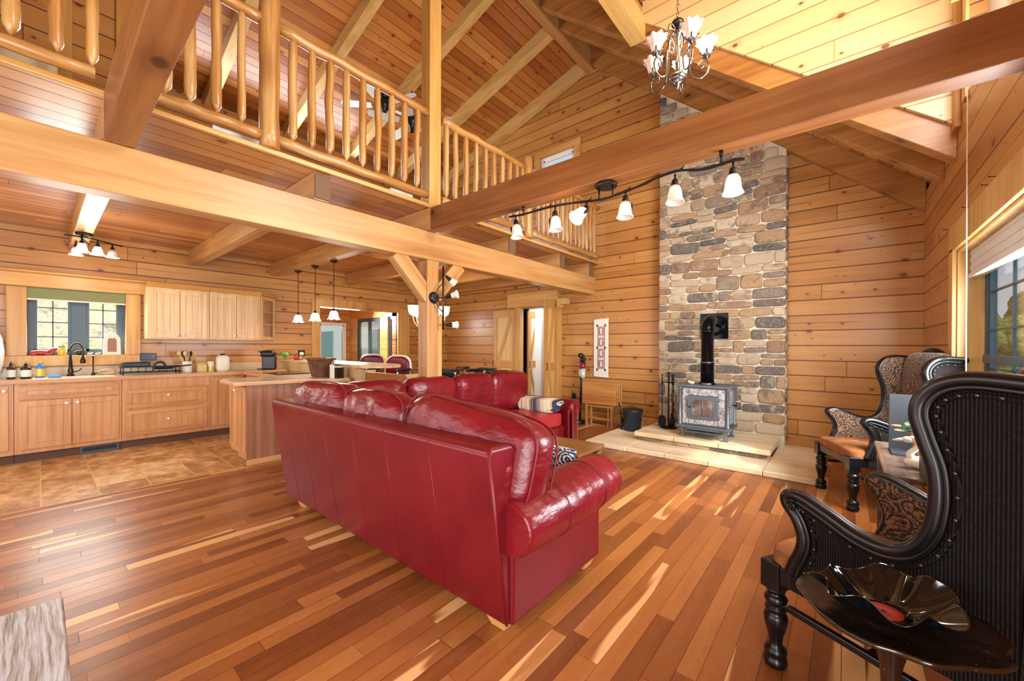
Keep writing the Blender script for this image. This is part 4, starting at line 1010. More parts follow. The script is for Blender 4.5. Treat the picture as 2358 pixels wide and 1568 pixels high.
# ------------------------------------------------------------------ black wing chairs
plain('black_lacquer', (6, 8, 11), .34, coat=.15, coat_rough=.12); plain('tack', (96, 84, 72), .3, .85)
def cord():
    t = NT('corduroy'); P = t.pos(); x = t.n('SeparateXYZ'); t.l(P, x.inputs[0])
    s = t.math('SINE', t.math('MULTIPLY', t.math('ADD', x.outputs[1], x.outputs[0]), 760)); n = t.noise(P, 120, 2, .6)
    f = t.math('ADD', t.math('MULTIPLY', s, .35), t.math('MULTIPLY', n, .6))
    M['corduroy'] = t.bsdf(t.ramp(f, [(.0, L(10, 9, 10)), (.45, L(24, 21, 21)), (.8, L(54, 46, 42))]), .8, 0, t.bump(s, .5, .003), spec=.15)
    t = NT('suede'); P = t.pos(); n = t.noise(P, 7, 3, .6)
    M['suede'] = t.bsdf(t.ramp(n, [(.35, L(128, 80, 46)), (.6, L(158, 104, 64)), (.72, L(184, 130, 88))]), .85, 0, t.bump(t.noise(P, 200, 2, .6), .2, .002), spec=.2)
cord(); paisley('paisley_bronze', L(34, 22, 15), L(84, 58, 40), L(136, 104, 76), 13)
LEGP = [(.022, 0), (.030, .006), (.033, .02), (.031, .036), (.024, .044), (.030, .052), (.032, .064), (.028, .076), (.020, .084), (.018, .10), (.022, .13), (.031, .17), (.034, .20), (.030, .215), (.022, .222), (.029, .23), (.031, .24), (.025, .25), (.030, .262), (.033, .278), (.026, .292), (.019, .298), (.026, .306), (.028, .314), (.022, .322)]
def wing_chair(name, label, loc, rz):
    c = thing(name, label, 'chair', loc, rz, 'carved black wing chairs'); W2 = .29
    for x in (-W2 + .03, W2 - .03):
        MB().lathe([(r_ * 1.28, z_) for r_, z_ in LEGP], (x, .0, 0), 24).build('front_leg', 'black_lacquer', c); b = Box(x - .038, x + .032 + (.006 if x > 0 else 0), -.040, .036, .318, .43).build('leg_block', 'black_lacquer', c, bevel=.004)
        bl_ = MB(); bl_.box(-.022, .022, -.022, .022, 0, .36); bl_.xf(Matrix.Shear('XZ', 4, (0, 0)) if False else Matrix.Identity(4)); o = bl_.build('rear_leg', 'black_lacquer', c, bevel=.006); o.location = (x * .9, .60, 0); o.rotation_euler = (math.radians(-6), 0, 0)
    st = MB().box(-W2 + .045, -W2 + .015, .03, .60, .255, .275).box(W2 - .045, W2 - .015, .03, .60, .255, .275); st.v = st.v
    for s in (-1, 1): Box(s * (W2 - .03) - .012, s * (W2 - .03) + .012, .05, .60, .25, .275).build('stretcher', 'black_lacquer', c, bevel=.004)
    Box(-W2 + .03, W2 - .03, .30, .322, .25, .272).build('cross_stretcher', 'black_lacquer', c, bevel=.004)
    ap = MB().box(-W2 + .06, W2 - .06, -.03, -.008, .355, .425).box(-W2, -W2 + .022, .03, .62, .355, .425).box(W2 - .022, W2, .03, .62, .355, .425).box(-W2 + .02, W2 - .02, .60, .62, .355, .425)
    ap.build('seat_rail', 'black_lacquer', c, bevel=.003)
    seat = MB(); seat.ell((0, .27, .432), W2 - .001, .305, .052, 44, 16, e=.26)
    for i, v in enumerate(seat.v):
        if v[2] > .43: seat.v[i] = (v[0], v[1], v[2] + .014 * (1 - (v[0] / W2) ** 2))
    seat.build('seat', 'suede', c)
    nh = MB()
    for k in range(22):
        nh.ell((-W2 + .03 + k * (2 * W2 - .06) / 21, -.034, .418), .0065, .004, .0065, 8, 4)
    nh.build('nail_row', 'tack', c)['kind'] = 'stuff'
    curve = spline([(.078, .425), (.092, .47), (.116, .53), (.122, .585), (.10, .645), (.064, .69), (.064, .722), (.112, .730), (.20, .70), (.29, .665), (.37, .658), (.43, .685), (.472, .75), (.49, .84), (.487, .94), (.462, 1.03), (.446, 1.10), (.458, 1.155), (.50, 1.198), (.57, 1.215), (.655, 1.205)] and [Vector((a, b, 0)) for a, b in [(.078, .425), (.092, .47), (.116, .53), (.122, .585), (.10, .645), (.064, .69), (.064, .722), (.112, .730), (.20, .70), (.29, .665), (.37, .658), (.43, .685), (.472, .75), (.49, .84), (.487, .94), (.462, 1.03), (.446, 1.10), (.458, 1.155), (.50, 1.198), (.57, 1.215), (.69, 1.205)]], 5)
    cv = [(p.x, p.y) for p in curve]
    poly = cv + [(.665, 1.16), (.64, .36), (.085, .36)]
    def off(d):
        o = []
        for i in range(1, len(cv) - 1):
            tx, tz = cv[i + 1][0] - cv[i - 1][0], cv[i + 1][1] - cv[i - 1][1]; m_ = max(1e-6, math.hypot(tx, tz)); o.append((cv[i][0] + d * tz / m_, cv[i][1] - d * tx / m_))
        return o
    for s in (-1, 1):
        xo, xm, xi = s * (W2 + .004), s * (W2 - .018), s * (W2 - .042)
        MB().prism(poly, min(xo, xm), max(xo, xm), 'YZ').build('outer_side', 'corduroy', c)
        MB().prism(poly, min(xm, xi), max(xm, xi), 'YZ').build('inner_side', 'paisley_bronze', c)
        fr = MB(); fr.tube([(s * (W2 - .018), a, b) for a, b in cv], .020, 12)
        fr.tube([(s * (W2 + .000), a, b) for a, b in cv], .022, 10)
        fr.tube([(s * (W2 + .006), a, b) for a, b in off(.022)], .010, 8)
        # scroll at the tip of the arm
        fr.tube([(s * (W2 + .02), .092 + r_ * math.cos(t_), .694 + r_ * math.sin(t_)) for r_, t_ in [(.022 - .0011 * k, k * .5 + 1.2) for k in range(17)]], .005, 6)
        fr.build('side_frame', 'black_lacquer', c)
        nt_ = MB(); 
        # inward normal of outline
        L_ = 0
        for i in range(2, len(cv) - 2):
            a, b = cv[i]; tx, tz = cv[i + 1][0] - cv[i - 1][0], cv[i + 1][1] - cv[i - 1][1]; m_ = math.hypot(tx, tz); nx, nz = tz / m_, -tx / m_
            L_ += m_ / 2
            if L_ > .042:
                L_ = 0
                nt_.ell((s * (W2 + .011), a + nx * .044, b + nz * .044), .003, .0055, .0055, 8, 4); nt_.ell((s * (W2 - .043), a + nx * .034, b + nz * .034), .003, .004, .004, 6, 4)
        nt_.build('nail_row', 'tack', c)['kind'] = 'stuff'
        gm = MB(); gm.tube([(s * (W2 + .004), a, b) for a, b in off(.044)], .008, 6)
        gm.build('gimp_trim', 'corduroy', c)
    crest = [Vector(p) for p in [(-W2, 0, 1.205), (-W2 * .72, 0, 1.20), (-W2 * .42, 0, 1.225), (-W2 * .2, 0, 1.262), (0, 0, 1.275), (W2 * .2, 0, 1.262), (W2 * .42, 0, 1.225), (W2 * .72, 0, 1.20), (W2, 0, 1.205)]]
    cs = spline(crest, 5)
    bp = [(p.x, p.z) for p in cs] + [(W2, .36), (-W2, .36)]
    MB().prism(bp[::-1], .655, .672, 'XZ').build('outer_back', 'corduroy', c)
    bi = MB(); bi.ell((0, .64, .84), W2 - .03, .055, .42, 36, 24, e=.42); bi.build('inner_back', 'paisley_bronze', c)
    MB().tube([(p.x, .664, p.z) for p in cs], .023, 12, sq=(1.5, 1.0)).build('crest_rail', 'black_lacquer', c)
    MB().tube([(-W2 + .005, .672, 1.19), (-W2 + .005, .672, .37)], .011, 8).build('back_post', 'black_lacquer', c); MB().tube([(W2 - .005, .672, 1.19), (W2 - .005, .672, .37)], .011, 8).build('back_post', 'black_lacquer', c)
    return c
wc = wing_chair('wing_chair', 'near black wing chair with corduroy outer side, behind the leaf shaped table', (-.085, 2.165, 0), math.radians(-118))
dup(wc, (-.045, 4.40, 0), math.radians(-65.5), 'far black wing chair with paisley back and suede seat, beside the hearth')

# leaf shaped side table
def leafm():
    t = NT('leaf_wood'); P = t.pos(); n = t.noise(t.mul(P, (4, 14, 4)), 1, 4, .6); s = t.math('GREATER_THAN', t.noise(P, 120, 1, .5), .76)
    col = t.ramp(n, [(.3, L(20, 13, 9)), (.55, L(40, 26, 16)), (.7, L(60, 39, 23))]); col = t.mix(t.math('MULTIPLY', s, .5), col, L(150, 128, 104))
    M['leaf_wood'] = t.bsdf(col, .22, 0, t.bump(t.noise(P, 16, 3, .6), .25, .01), .5, coat_rough=.12)
leafm()
lt = thing('leaf_table', 'dark lacquered leaf shaped side table at the lower right', 'side table', (.10, 1.47, 0))
out = spline([Vector(p) for p in [(-.205, -.03, 0), (-.20, .02, 0), (-.165, .10, 0), (-.12, .135, 0), (-.10, .128, 0), (-.04, .168, 0), (.04, .165, 0), (.10, .125, 0), (.15, .105, 0), (.19, .085, 0), (.20, .05, 0), (.212, .0, 0), (.19, -.055, 0), (.20, -.085, 0), (.165, -.13, 0), (.11, -.165, 0), (.06, -.20, 0), (.0, -.20, 0), (-.05, -.205, 0), (-.10, -.185, 0), (-.14, -.15, 0), (-.17, -.10, 0)]], 5)
pts = [(p.x, p.y) for p in out]; n_ = len(pts); mb = MB()
for k, (s, z) in enumerate(((0, .592), (.55, .592), (.90, .594), (.985, .600), (1.0, .597), (.985, .588), (.9, .578), (0.4, .572))):
    for a, b in pts: mb.v.append((a * s + .0, b * s, z))
for k in range(7):
    for i in range(n_): mb.face([k * n_ + i, k * n_ + (i + 1) % n_, (k + 1) * n_ + (i + 1) % n_, (k + 1) * n_ + i], True)
mb.build('table_top', 'leaf_wood', lt)
MB().lathe([(.13, 0), (.13, .012), (.10, .02), (.03, .035), (.018, .06), (.016, .30), (.022, .46), (.045, .565), (.055, .58)], (0, -.03, 0), 20).build('pedestal', 'leaf_wood', lt)
# warped record bowl
plain('vinyl', (10, 11, 14), .08, coat=.7); plain('record_label', (196, 70, 66), .5); plain('label_print', (232, 150, 140), .5)
rb_ = thing('record_bowl', 'black vinyl record moulded into a wavy bowl on the leaf table', 'bowl', (.085, 1.437, .597), math.radians(35))
def rf(u, v):
    r = .052 + .100 * u; a = 2 * PI * v; k = max(0, u); wave = math.sin(7 * a) * .013 * k ** 1.2 + math.sin(2 * a + 1) * .010 * k
    z = .003 + .062 * k ** 1.35 + wave; rr_ = .052 + .082 * k + .014 * k * math.cos(7 * a + .6)
    return (rr_ * math.cos(a) * 1.15, rr_ * math.sin(a) * .95, max(.003, z))
MB().grid(rf, 24, 120).lathe([(.0, .003), (.056, .003)], (0, 0, 0), 60, caps=False, sx=1.1, sy=.95).build('bowl', 'vinyl', rb_, solid=.002)
MB().lathe([(.006, .0045), (.040, .0045)], (0, 0, 0), 48, caps=False).build('label', 'record_label', rb_, solid=.0004)
lp_ = MB()
for k in range(5):
    a = -2.2 + k * .22; lp_.tube([(.034 * math.cos(a), .034 * math.sin(a), .0054), (.039 * math.cos(a + .05), .039 * math.sin(a + .05), .0054), (.033 * math.cos(a + .12), .033 * math.sin(a + .12), .0054)], .0006, 4)
lp_.build('label_script', 'label_print', rb_)

# desk with duck decoys between the chairs
wood('walnut', (L(64, 46, 38), L(104, 80, 66), L(146, 120, 104), L(60, 40, 30), L(34, 22, 16)), 'Y', .22, .5, .3, scale=1.4)
dk_ = thing('desk', 'dark walnut desk under the window between the two wing chairs', 'desk', (.38, 3.24, 0))
MB().box(-.215, .25, -.50, .46, .632, .658).build('desk_top', 'walnut', dk_, bevel=.004)
for x in (-.18, .21):
    for y in (-.46, .42): Box(x - .02, x + .02, y - .02, y + .02, 0, .632).build('leg', 'walnut', dk_, bevel=.003)
plain('black_card', (52, 58, 64), .5); plain('black_panel', (24, 26, 30), .45)
bx = thing('display_case', 'open matte black display case standing on the desk behind the ducks', 'case', (.32, 3.38, .659))
MB().box(-.095, .20, .10, .115, 0, .345).box(.16, .175, -.10, .10, 0, .345).box(-.095, .175, -.10, .10, 0, .012).build('shell', 'black_card', bx, bevel=.002)
bp_ = MB().box(0, .33, -.02, .30, 0, .345).build('black_cabinet', 'black_panel', bevel=.004); bp_.location = (.300, 2.60, .659); tag(bp_, 'tall black panelled box on the desk, half hidden by the near wing chair', 'box')
plain('duck_white', (226, 220, 200), .35, coat=.2); plain('bill_orange', (208, 140, 80), .4)
def duckhead():
    t = NT('mallard'); P = t.pos(); n = t.noise(P, 22, 3, .6); v = t.noise(P, 90, 2, .6)
    c = t.ramp(n, [(.4, L(30, 66, 44)), (.52, L(120, 170, 140)), (.62, L(206, 220, 206))]); M['mallard'] = t.bsdf(t.mix(t.math('MULTIPLY', t.math('GREATER_THAN', v, .58), .7), c, L(24, 30, 26)), .3, 0, None, .3)
duckhead(); plain('duck_brown', (150, 100, 70), .4)
sw = thing('swan_decoy', 'cream painted swan decoy with curved neck on the desk', 'decoy', (.33, 2.98, .659), math.radians(180))
mb = MB().ell((-.04, 0, .035), .12, .055, .038, 24, 12)
mb.tube(spline([(.04, 0, .04), (.055, 0, .075), (.03, 0, .11), (.02, 0, .135), (.04, 0, .158), (.058, 0, .150)]), [.026, .024, .022, .02, .019, .018, .017, .016, .0155, .015, .0145, .014, .014, .0135, .0135, .0135, .0135, .014, .014, .0145, .015, .0155, .016, .0165, .017, .0175, .018, .018, .0175, .017, .0165, .016, .0155, .015, .0145, .014, .0135, .013, .0125, .012, .0115][:41], 14)
mb.build('body', 'duck_white', sw); MB().ell((.062, 0, .15), .026, .017, .017, 14, 10).build('head', 'duck_white', sw)
MB().lathe([(.010, 0), (.0085, .02), (.003, .045)], (0, 0, 0), 10, axis=Matrix.Rotation(math.radians(100), 4, 'Y')).build('bill', 'duck_white', sw).location = (.08, 0, .148)
ml = thing('mallard_decoy', 'mallard decoy with green head and open orange bill behind the swan', 'decoy', (.36, 3.10, .659), math.radians(180))
MB().ell((-.06, 0, .05), .13, .065, .05, 24, 12).tube([(.03, 0, .06), (.045, 0, .12), (.055, 0, .18)], [.03, .024, .03], 14).build('body', 'duck_brown', ml)
MB().ell((.065, 0, .20), .045, .03, .032, 20, 12).build('head', 'mallard', ml)
MB().ell((.125, 0, .202), .030, .013, .006, 12, 8).build('upper_bill', 'bill_orange', ml)
MB().ell((.115, 0, .178), .026, .012, .006, 12, 8).build('lower_bill', 'duck_white', ml)
# ------------------------------------------------------------------ kitchen
def oak(name, c, axis, rough=.4):
    wood(name, c, axis, rough, .2, 0, scale=1.3, contrast=1.2)
OAK = (L(176, 112, 62), L(200, 138, 86), L(216, 158, 106), 0, 0); OAKD = (L(128, 78, 56), L(156, 100, 72), L(176, 120, 90), 0, 0); OAKL = (L(196, 146, 92), L(218, 174, 120), L(232, 194, 146), 0, 0)
for n_, c_ in (('oak', OAK), ('oak_dark', OAKD), ('oak_light', OAKL)):
    c_ = c_[:3] + (L(120, 80, 40), L(80, 50, 30))
    for ax in 'YZ': oak(n_ + '_' + ax, c_, ax)
plain('knob_white', (236, 230, 220), .25, coat=.4); plain('counter', (206, 188, 160), .3, coat=.3); plain('toe', (92, 62, 46), .6)
FX = -6.87
def shaker(parent, name, y0, y1, z0, z1, mat='oak', fx=FX, t=.02, vert=True, beads=0, knob=None, rail=.052):
    """framed door or drawer front lying in the plane x = fx, local to parent"""
    fr = MB().box(fx, fx + t, y0, y0 + rail, z0, z1).box(fx, fx + t, y1 - rail, y1, z0, z1).box(fx, fx + t, y0 + rail, y1 - rail, z0, z0 + rail).box(fx, fx + t, y0 + rail, y1 - rail, z1 - rail, z1)
    o = fr.build(name, mat + '_Z' if vert else mat + '_Y', parent, bevel=.002)
    p = MB().box(fx, fx + t * .45, y0 + rail, y1 - rail, z0 + rail, z1 - rail)
    for k in range(beads):
        yy = y0 + rail + (y1 - y0 - 2 * rail) * (k + 1) / (beads + 1); p.box(fx, fx + t * .8, yy - .012, yy + .012, z0 + rail, z1 - rail)
    p.build('panel', mat + '_Z', o, bevel=.001)
    if knob: MB().lathe([(.006, 0), (.006, .012), (.015, .016), (.017, .024), (.010, .030), (0, .031)], (fx + t, knob[0], knob[1]), 14, axis=Matrix.Rotation(PI / 2, 4, 'Y'), caps=False).build('knob', 'knob_white', o)
    return o
def unit(name, label, y0, y1, z0, z1, x0=XK + .001, x1=FX, mat='oak'):
    c = thing(name, label, 'cabinet', (0, 0, 0)); Box(x0, x1, y0, y1, z0, z1).build('body', mat + '_Z', c, bevel=.002); return c
G = 'oak base cabinets along the kitchen wall'
c = unit('base_cabinet', 'oak base cabinet at the left edge beside the fridge', -.85, -.175, .10, .87); c['group'] = G
shaker(c, 'door', -.62, -.21, .155, .85, knob=(-.238, .80)); MB().box(XK, FX - .05, -.85, -.175, 0, .10).build('toe_kick', 'toe', c)
c = unit('base_cabinet', 'oak sink base cabinet with two doors under the window', -.172, .66, .10, .87); c['group'] = G
shaker(c, 'false_drawer_front', -.14, .635, .69, .845, vert=False); shaker(c, 'door', -.14, .243, .15, .675, knob=(.205, .63), rail=.06); shaker(c, 'door', .251, .635, .15, .675, knob=(.29, .63), rail=.06)
MB().box(XK, FX - .05, -.172, .66, 0, .10).build('toe_kick', 'toe', c)
c = unit('base_cabinet', 'oak base cabinet with two deep drawers right of the sink', .663, 1.56, .10, .87); c['group'] = G
shaker(c, 'drawer', .70, 1.52, .50, .735, vert=False, knob=(1.10, .64)); shaker(c, 'drawer', .70, 1.52, .155, .475, vert=False, knob=(1.10, .33)); MB().box(XK, FX - .05, .663, 1.56, 0, .10).build('toe_kick', 'toe', c)
c = unit('base_cabinet', 'narrow oak corner base cabinet partly behind the peninsula', 1.563, 1.97, .10, .87); c['group'] = G
shaker(c, 'door', 1.585, 1.95, .155, .84); MB().box(XK, FX - .05, 1.563, 1.97, 0, .10).build('toe_kick', 'toe', c)
c = thing('return_cabinet', 'oak cabinet run below the raised bar with the cooktop', 'cabinet', (0, 0, 0)); MB().box(XK + .001, -5.56, 1.985, 2.46, .10, .87).build('body', 'oak_Z', c)
MB().box(-6.55, -5.85, 1.965, 1.985, .66, .86).build('range_front', 'silver', c, bevel=.004)
for k in range(4): MB().lathe([(.02, 0), (.018, .025)], (-6.45 + k * .15, 1.965, .82), 12, axis=Matrix.Rotation(PI / 2, 4, 'X')).build('knob', 'silver', c)
# worktop along wall and return, with wooden edge
wt_ = thing('worktop', 'long pale kitchen worktop with wooden edge under the window', 'countertop', (0, 0, 0))
MB().box(XK + .001, -6.83, -.85, 2.46, .872, .908).box(-6.83, -5.55, 1.95, 2.46, .872, .908).build('surface', 'counter', wt_)
MB().box(-6.832, -6.815, -.85, 1.95, .868, .912).box(-6.83, -5.55, 1.935, 1.952, .868, .912).build('edge', 'oak_Y', wt_, bevel=.003)
MB().box(XK + .001, XK + .02, -.85, 2.46, .909, 1.02).build('backsplash', 'counter', wt_)
o = MB().box(-6.26, -5.70, 2.02, 2.42, 0, .008).build('cooktop', 'stove_black'); o.location = (0, 0, .909); tag(o, 'flat black glass cooktop in the return worktop before the raised bar', 'cooktop')
# raised bar
rb2 = thing('raised_bar', 'raised wooden bar ledge with rounded end behind the basket', 'bar', (0, 0, 0))
end = [(-4.45 + .29 * math.cos(a), 2.72 + .26 * math.sin(a)) for a in [-PI / 2 + PI * k / 14 for k in range(15)]]
MB().prism([(XK + .001, 2.46)] + end + [(XK + .001, 2.98)], 1.03, 1.068).build('bar_top', 'oak_light_Y', rb2, bevel=.006)
MB().box(XK + .001, -4.55, 2.47, 2.60, 0, 1.03).build('knee_wall', 'oak_light_Z', rb2)
# peninsula
pn = thing('peninsula_cabinet', 'oak peninsula cabinet with plain end panel facing the red sofa', 'cabinet', (0, 0, 0))
Box(-5.47, -4.90, 1.44, 2.45, .10, .87).build('body', 'oak_Z', pn); Box(-4.90, -4.885, 1.425, 2.45, .004, .87).build('end_panel', 'oak_dark_Z', pn, bevel=.002)
MB().box(-5.42, -4.90, 1.50, 2.45, .004, .10).build('toe_kick', 'oak_Z', pn); Box(-4.885, -4.872, 1.425, 2.45, .01, .07).build('foot_board', 'oak_Y', pn, bevel=.003)
dd = MB().box(-5.45, -5.39, 1.418, 1.44, .14, .85).box(-4.98, -4.92, 1.418, 1.44, .14, .85).box(-5.39, -4.98, 1.418, 1.44, .14, .20).box(-5.39, -4.98, 1.418, 1.44, .79, .85).build('door', 'oak_Z', pn, bevel=.002)
pnl = MB().box(-5.39, -4.98, 1.43, 1.44, .20, .79).box(-5.30, -5.20, 1.421, 1.43, .20, .79).box(-5.15, -5.06, 1.421, 1.43, .20, .79).build('panel', 'oak_Z', dd, bevel=.002)
MB().lathe([(.006, 0), (.006, .012), (.015, .016), (.017, .024), (.010, .030), (0, .031)], (-5.20, 1.418, .80), 14, axis=Matrix.Rotation(PI / 2, 4, 'X'), caps=False).build('knob', 'knob_white', dd)
pt = [(-5.53, 1.40), (-5.44, 1.32), (-4.87, 1.30), (-4.83, 1.34)] + [(-4.55 + .0 + .28 * math.cos(a) - .28, 2.33 + .22 * math.sin(a)) for a in [0, .3, .6, .9, 1.2, 1.5]] + [(-5.53, 2.55)]
pt = [(-5.53, 1.40), (-5.44, 1.32), (-4.87, 1.30), (-4.83, 1.34), (-4.74, 2.0), (-4.52, 2.25), (-4.50, 2.38), (-4.62, 2.46), (-5.53, 2.46)]
pw_ = thing('countertop', 'pale peninsula worktop with chamfered wooden edge, carrying the wicker basket', 'countertop', (0, 0, 0))
MB().prism(pt, .871, .902).build('edge', 'oak_Y', pw_, bevel=.004)
cxp, cyp = -5.05, 1.9
MB().prism([(cxp + (a - cxp) * .965, cyp + (b - cyp) * .98) for a, b in pt], .902, .91).build('surface', 'counter', pw_)
# wall cabinets
G = 'light oak wall cabinets'
def wallcab(y0, y1, label):
    c = thing('wall_cabinet', label, 'cabinet', (0, 0, 0), group=G); fx = -7.13
    Box(XK + .001, fx, y0, y1, 1.38, 2.09).build('body', 'oak_light_Z', c, bevel=.003); ym = (y0 + y1) / 2
    shaker(c, 'door', y0 + .035, ym - .004, 1.405, 2.055, 'oak_light', fx, knob=(ym - .035, 1.44), beads=2, rail=.055); shaker(c, 'door', ym + .004, y1 - .035, 1.405, 2.055, 'oak_light', fx, knob=(ym + .035, 1.44), beads=2, rail=.055)
    MB().prism([(fx - .02, 2.075), (fx + .03, 2.085), (fx + .055, 2.14), (fx - .02, 2.14)], y0, y1, 'XZ').build('crown', 'trim_Y', c)
wallcab(.93, 1.605, 'light oak double wall cabinet right beside the sink window'); wallcab(1.61, 2.27, 'light oak double wall cabinet next to the glazed corner unit')
gc = thing('glazed_wall_cabinet', 'narrow angled wall cabinet with glass panes at the end of the run', 'cabinet', (0, 0, 0))
MB().prism([(XK + .001, 2.275), (-7.13, 2.275), (-7.40, 2.56), (XK + .001, 2.56)], 1.38, 1.40).prism([(XK + .001, 2.275), (-7.13, 2.275), (-7.40, 2.56), (XK + .001, 2.56)], 2.07, 2.09).build('shelf', 'oak_light_Y', gc, bevel=.002)
mg = Matrix.Translation((-7.13, 2.275, 0)) @ Matrix.Rotation(math.atan2(.285, -.27) , 4, 'Z')
ln_ = math.hypot(.27, .285)
f_ = MB().box(0, .045, -.018, 0, 1.39, 2.08).box(ln_ - .045, ln_, -.018, 0, 1.39, 2.08).box(.045, ln_ - .045, -.018, 0, 1.39, 1.44).box(.045, ln_ - .045, -.018, 0, 2.03, 2.08).box(.045, ln_ - .045, -.014, -.004, 1.63, 1.645).box(.045, ln_ - .045, -.014, -.004, 1.83, 1.845).xf(mg)
do = f_.build('door', 'oak_light_Z', gc, bevel=.002); MB().box(.045, ln_ - .045, -.010, -.007, 1.44, 2.03).xf(mg).build('pane', 'glass', do)
MB().box(.03, .04, 0, 0.01, 1.45, 1.46).xf(mg).build('catch', 'knob_white', do)
Box(XK + .002, XK + .012, 2.28, 2.55, 1.40, 2.07).build('back_board', 'oak_Z', gc)
MB().prism([(XK + .001, 2.27), (-7.09, 2.27), (-7.37, 2.60), (XK + .001, 2.60)], 2.09, 2.14).build('crown', 'trim_Y', gc, bevel=.01)
# floor register
o = MB().box(-.005, .006, -.165, .165, 0, .085).build('floor_register', 'window_grey'); o.location = (-6.913, .475, .008); tag(o, 'dark grille in the toe kick below the sink doors', 'vent')
MB().box(.006, .009, -.145, .145, .02, .065).build('grille', 'black_panel', o)
# fridge edge
plain('appliance_white', (222, 228, 234), .2, coat=.4)
fg = thing('countertop_appliance', 'rounded white appliance on the worktop, cut off by the left border', 'appliance', (-7.08, -.50, .91))
MB().lathe([(.16, 0), (.22, .04), (.25, .16), (.26, .30), (.245, .45), (.20, .60), (.12, .70), (.0, .73)], (0, 0, 0), 40, caps=False).build('shell', 'appliance_white', fg)
MB().lathe([(.15, -.0), (.17, .03)], (0, 0, 0), 32).build('base', 'black_iron', fg)

# things on the worktop
plain('bottle_brown', (50, 30, 20), .15, coat=.3); plain('label_white', (226, 222, 210), .6); plain('soap_blue', (50, 130, 200), .2); plain('bronze', (58, 46, 40), .3, .8); plain('wire_black', (40, 46, 52), .35, .4)
plain('wood_spoon', (206, 174, 120), .5); plain('crock', (226, 214, 196), .35); plain('plastic_milk', (226, 218, 200), .3); plain('screen', (36, 52, 68), .2); plain('red_glaze', (168, 40, 44), .25, coat=.4); plain('honey', (214, 176, 50), .2, coat=.3); plain('metal', (170, 174, 178), .22, .9); plain('teal_green', (86, 160, 70), .3)
ZC = .909
def bottle(label, y, r, h, mat, lab, cat='bottle', x=-7.16, pump=True):
    b = thing('soap_bottle', label, cat, (x, y, ZC), group='bottles left of the sink')
    MB().lathe([(r * .9, 0), (r, .008), (r, h * .62), (r * .8, h * .72), (r * .35, h * .8), (r * .35, h * .86)], (0, 0, 0), 20).build('body', mat, b)
    MB().lathe([(r * 1.015, h * .12), (r * 1.015, h * .55)], (0, 0, 0), 20, caps=False).build('label', lab, b)
    if pump: MB().lathe([(r * .42, h * .84), (r * .42, h * .92), (.004, h * .93), (.004, h)], (0, 0, 0), 10).box(-.004, .03, -.006, .006, h - .004, h + .006).build('pump', 'black_iron', b)
    else: MB().lathe([(r * .4, h * .85), (r * .35, h)], (0, 0, 0), 12).build('cap', lab, b)
bottle('brown pump bottle with white label, first on the worktop beside the fridge', -.20, .033, .19, 'bottle_brown', 'label_white')
bottle('squat brown pump bottle with oval pale label, second from the fridge', -.095, .042, .18, 'bottle_brown', 'label_white'); bottle('blue and yellow dish soap bottle left of the faucet', .01, .036, .20, 'soap_blue', 'honey', pump=False)
fc = thing('faucet', 'tall dark bronze spring neck kitchen faucet behind the sink', 'faucet', (-7.26, .25, ZC))
MB().lathe([(.035, 0), (.033, .02), (.02, .04), (.026, .07), (.018, .10), (.016, .26)], (0, 0, 0), 16).build('body', 'bronze', fc)
MB().tube(spline([(0, 0, .25), (0, 0, .34), (.02, .03, .40), (.04, .07, .40), (.05, .10, .34), (.05, .10, .24)]), .011, 12).build('spring_neck', 'bronze', fc)
MB().lathe([(.022, 0), (.026, .02), (.014, .09)], (.05, .10, .16), 14).build('spray_head', 'bronze', fc); MB().tube([(0, .02, .05), (.02, .07, .07), (.02, .09, .10)], .006, 8).build('lever', 'bronze', fc)
sd = thing('filter_tap', 'slim dark tap right of the kitchen faucet', 'tap', (-7.26, .44, ZC)); MB().tube(spline([(0, 0, 0), (0, 0, .2), (.02, .0, .25), (.06, -.01, .24)]), .007, 8).build('spout', 'bronze', sd); MB().lathe([(.022, 0), (.02, .015), (.012, .04)], (0, 0, 0), 14).build('base', 'bronze', sd); MB().tube([(0, .01, .03), (0, .06, .035), (.0, .08, .07)], .005, 8).build('lever', 'bronze', sd)
o = MB().box(-.19, .19, -.33, .33, 0, .006).build('sink_rim', 'plastic_milk', bevel=.004); o.location = (-7.08, .28, ZC - .001); tag(o, 'pale sink rim set in the worktop under the window', 'sink')
o = MB().box(-.02, .02, -.05, .05, 0, .03).build('sponge', 'soap_blue', bevel=.006); o.location = (-7.0, .12, ZC + .006); tag(o, 'blue sponge on the edge of the sink', 'sponge')
o = MB().tube([(.0 + .05 * math.cos(a), .07 * math.sin(a), .05 + .03 * math.cos(a)) for a in [2 * PI * k / 20 for k in range(20)]], .010, 8, closed=True).build('strap_ring', 'wood_spoon'); o.location = (-7.2, .56, ZC); tag(o, 'curled brown strap lying right of the taps', 'strap')
dr_ = thing('dish_rack', 'black wire dish rack with pan and tray right of the sink', 'dish rack', (-7.16, .97, ZC))
mb = MB().tube([(-.13, -.30, .03), (.13, -.30, .03), (.13, .30, .03), (-.13, .30, .03)], .006, 6, closed=True).tube([(-.13, -.30, .10), (.13, -.30, .10), (.13, .30, .10), (-.13, .30, .10)], .005, 6, closed=True)
for k in range(9):
    y = -.28 + k * .07; mb.tube([(.13, y, .03), (.13, y, .10)], .0035, 5).tube([(-.13, y, .03), (.13, y, .03)], .0035, 5)
for x in (-.13, .13):
    for y in (-.28, .28): mb.tube([(x, y, 0), (x, y, .10)], .006, 6)
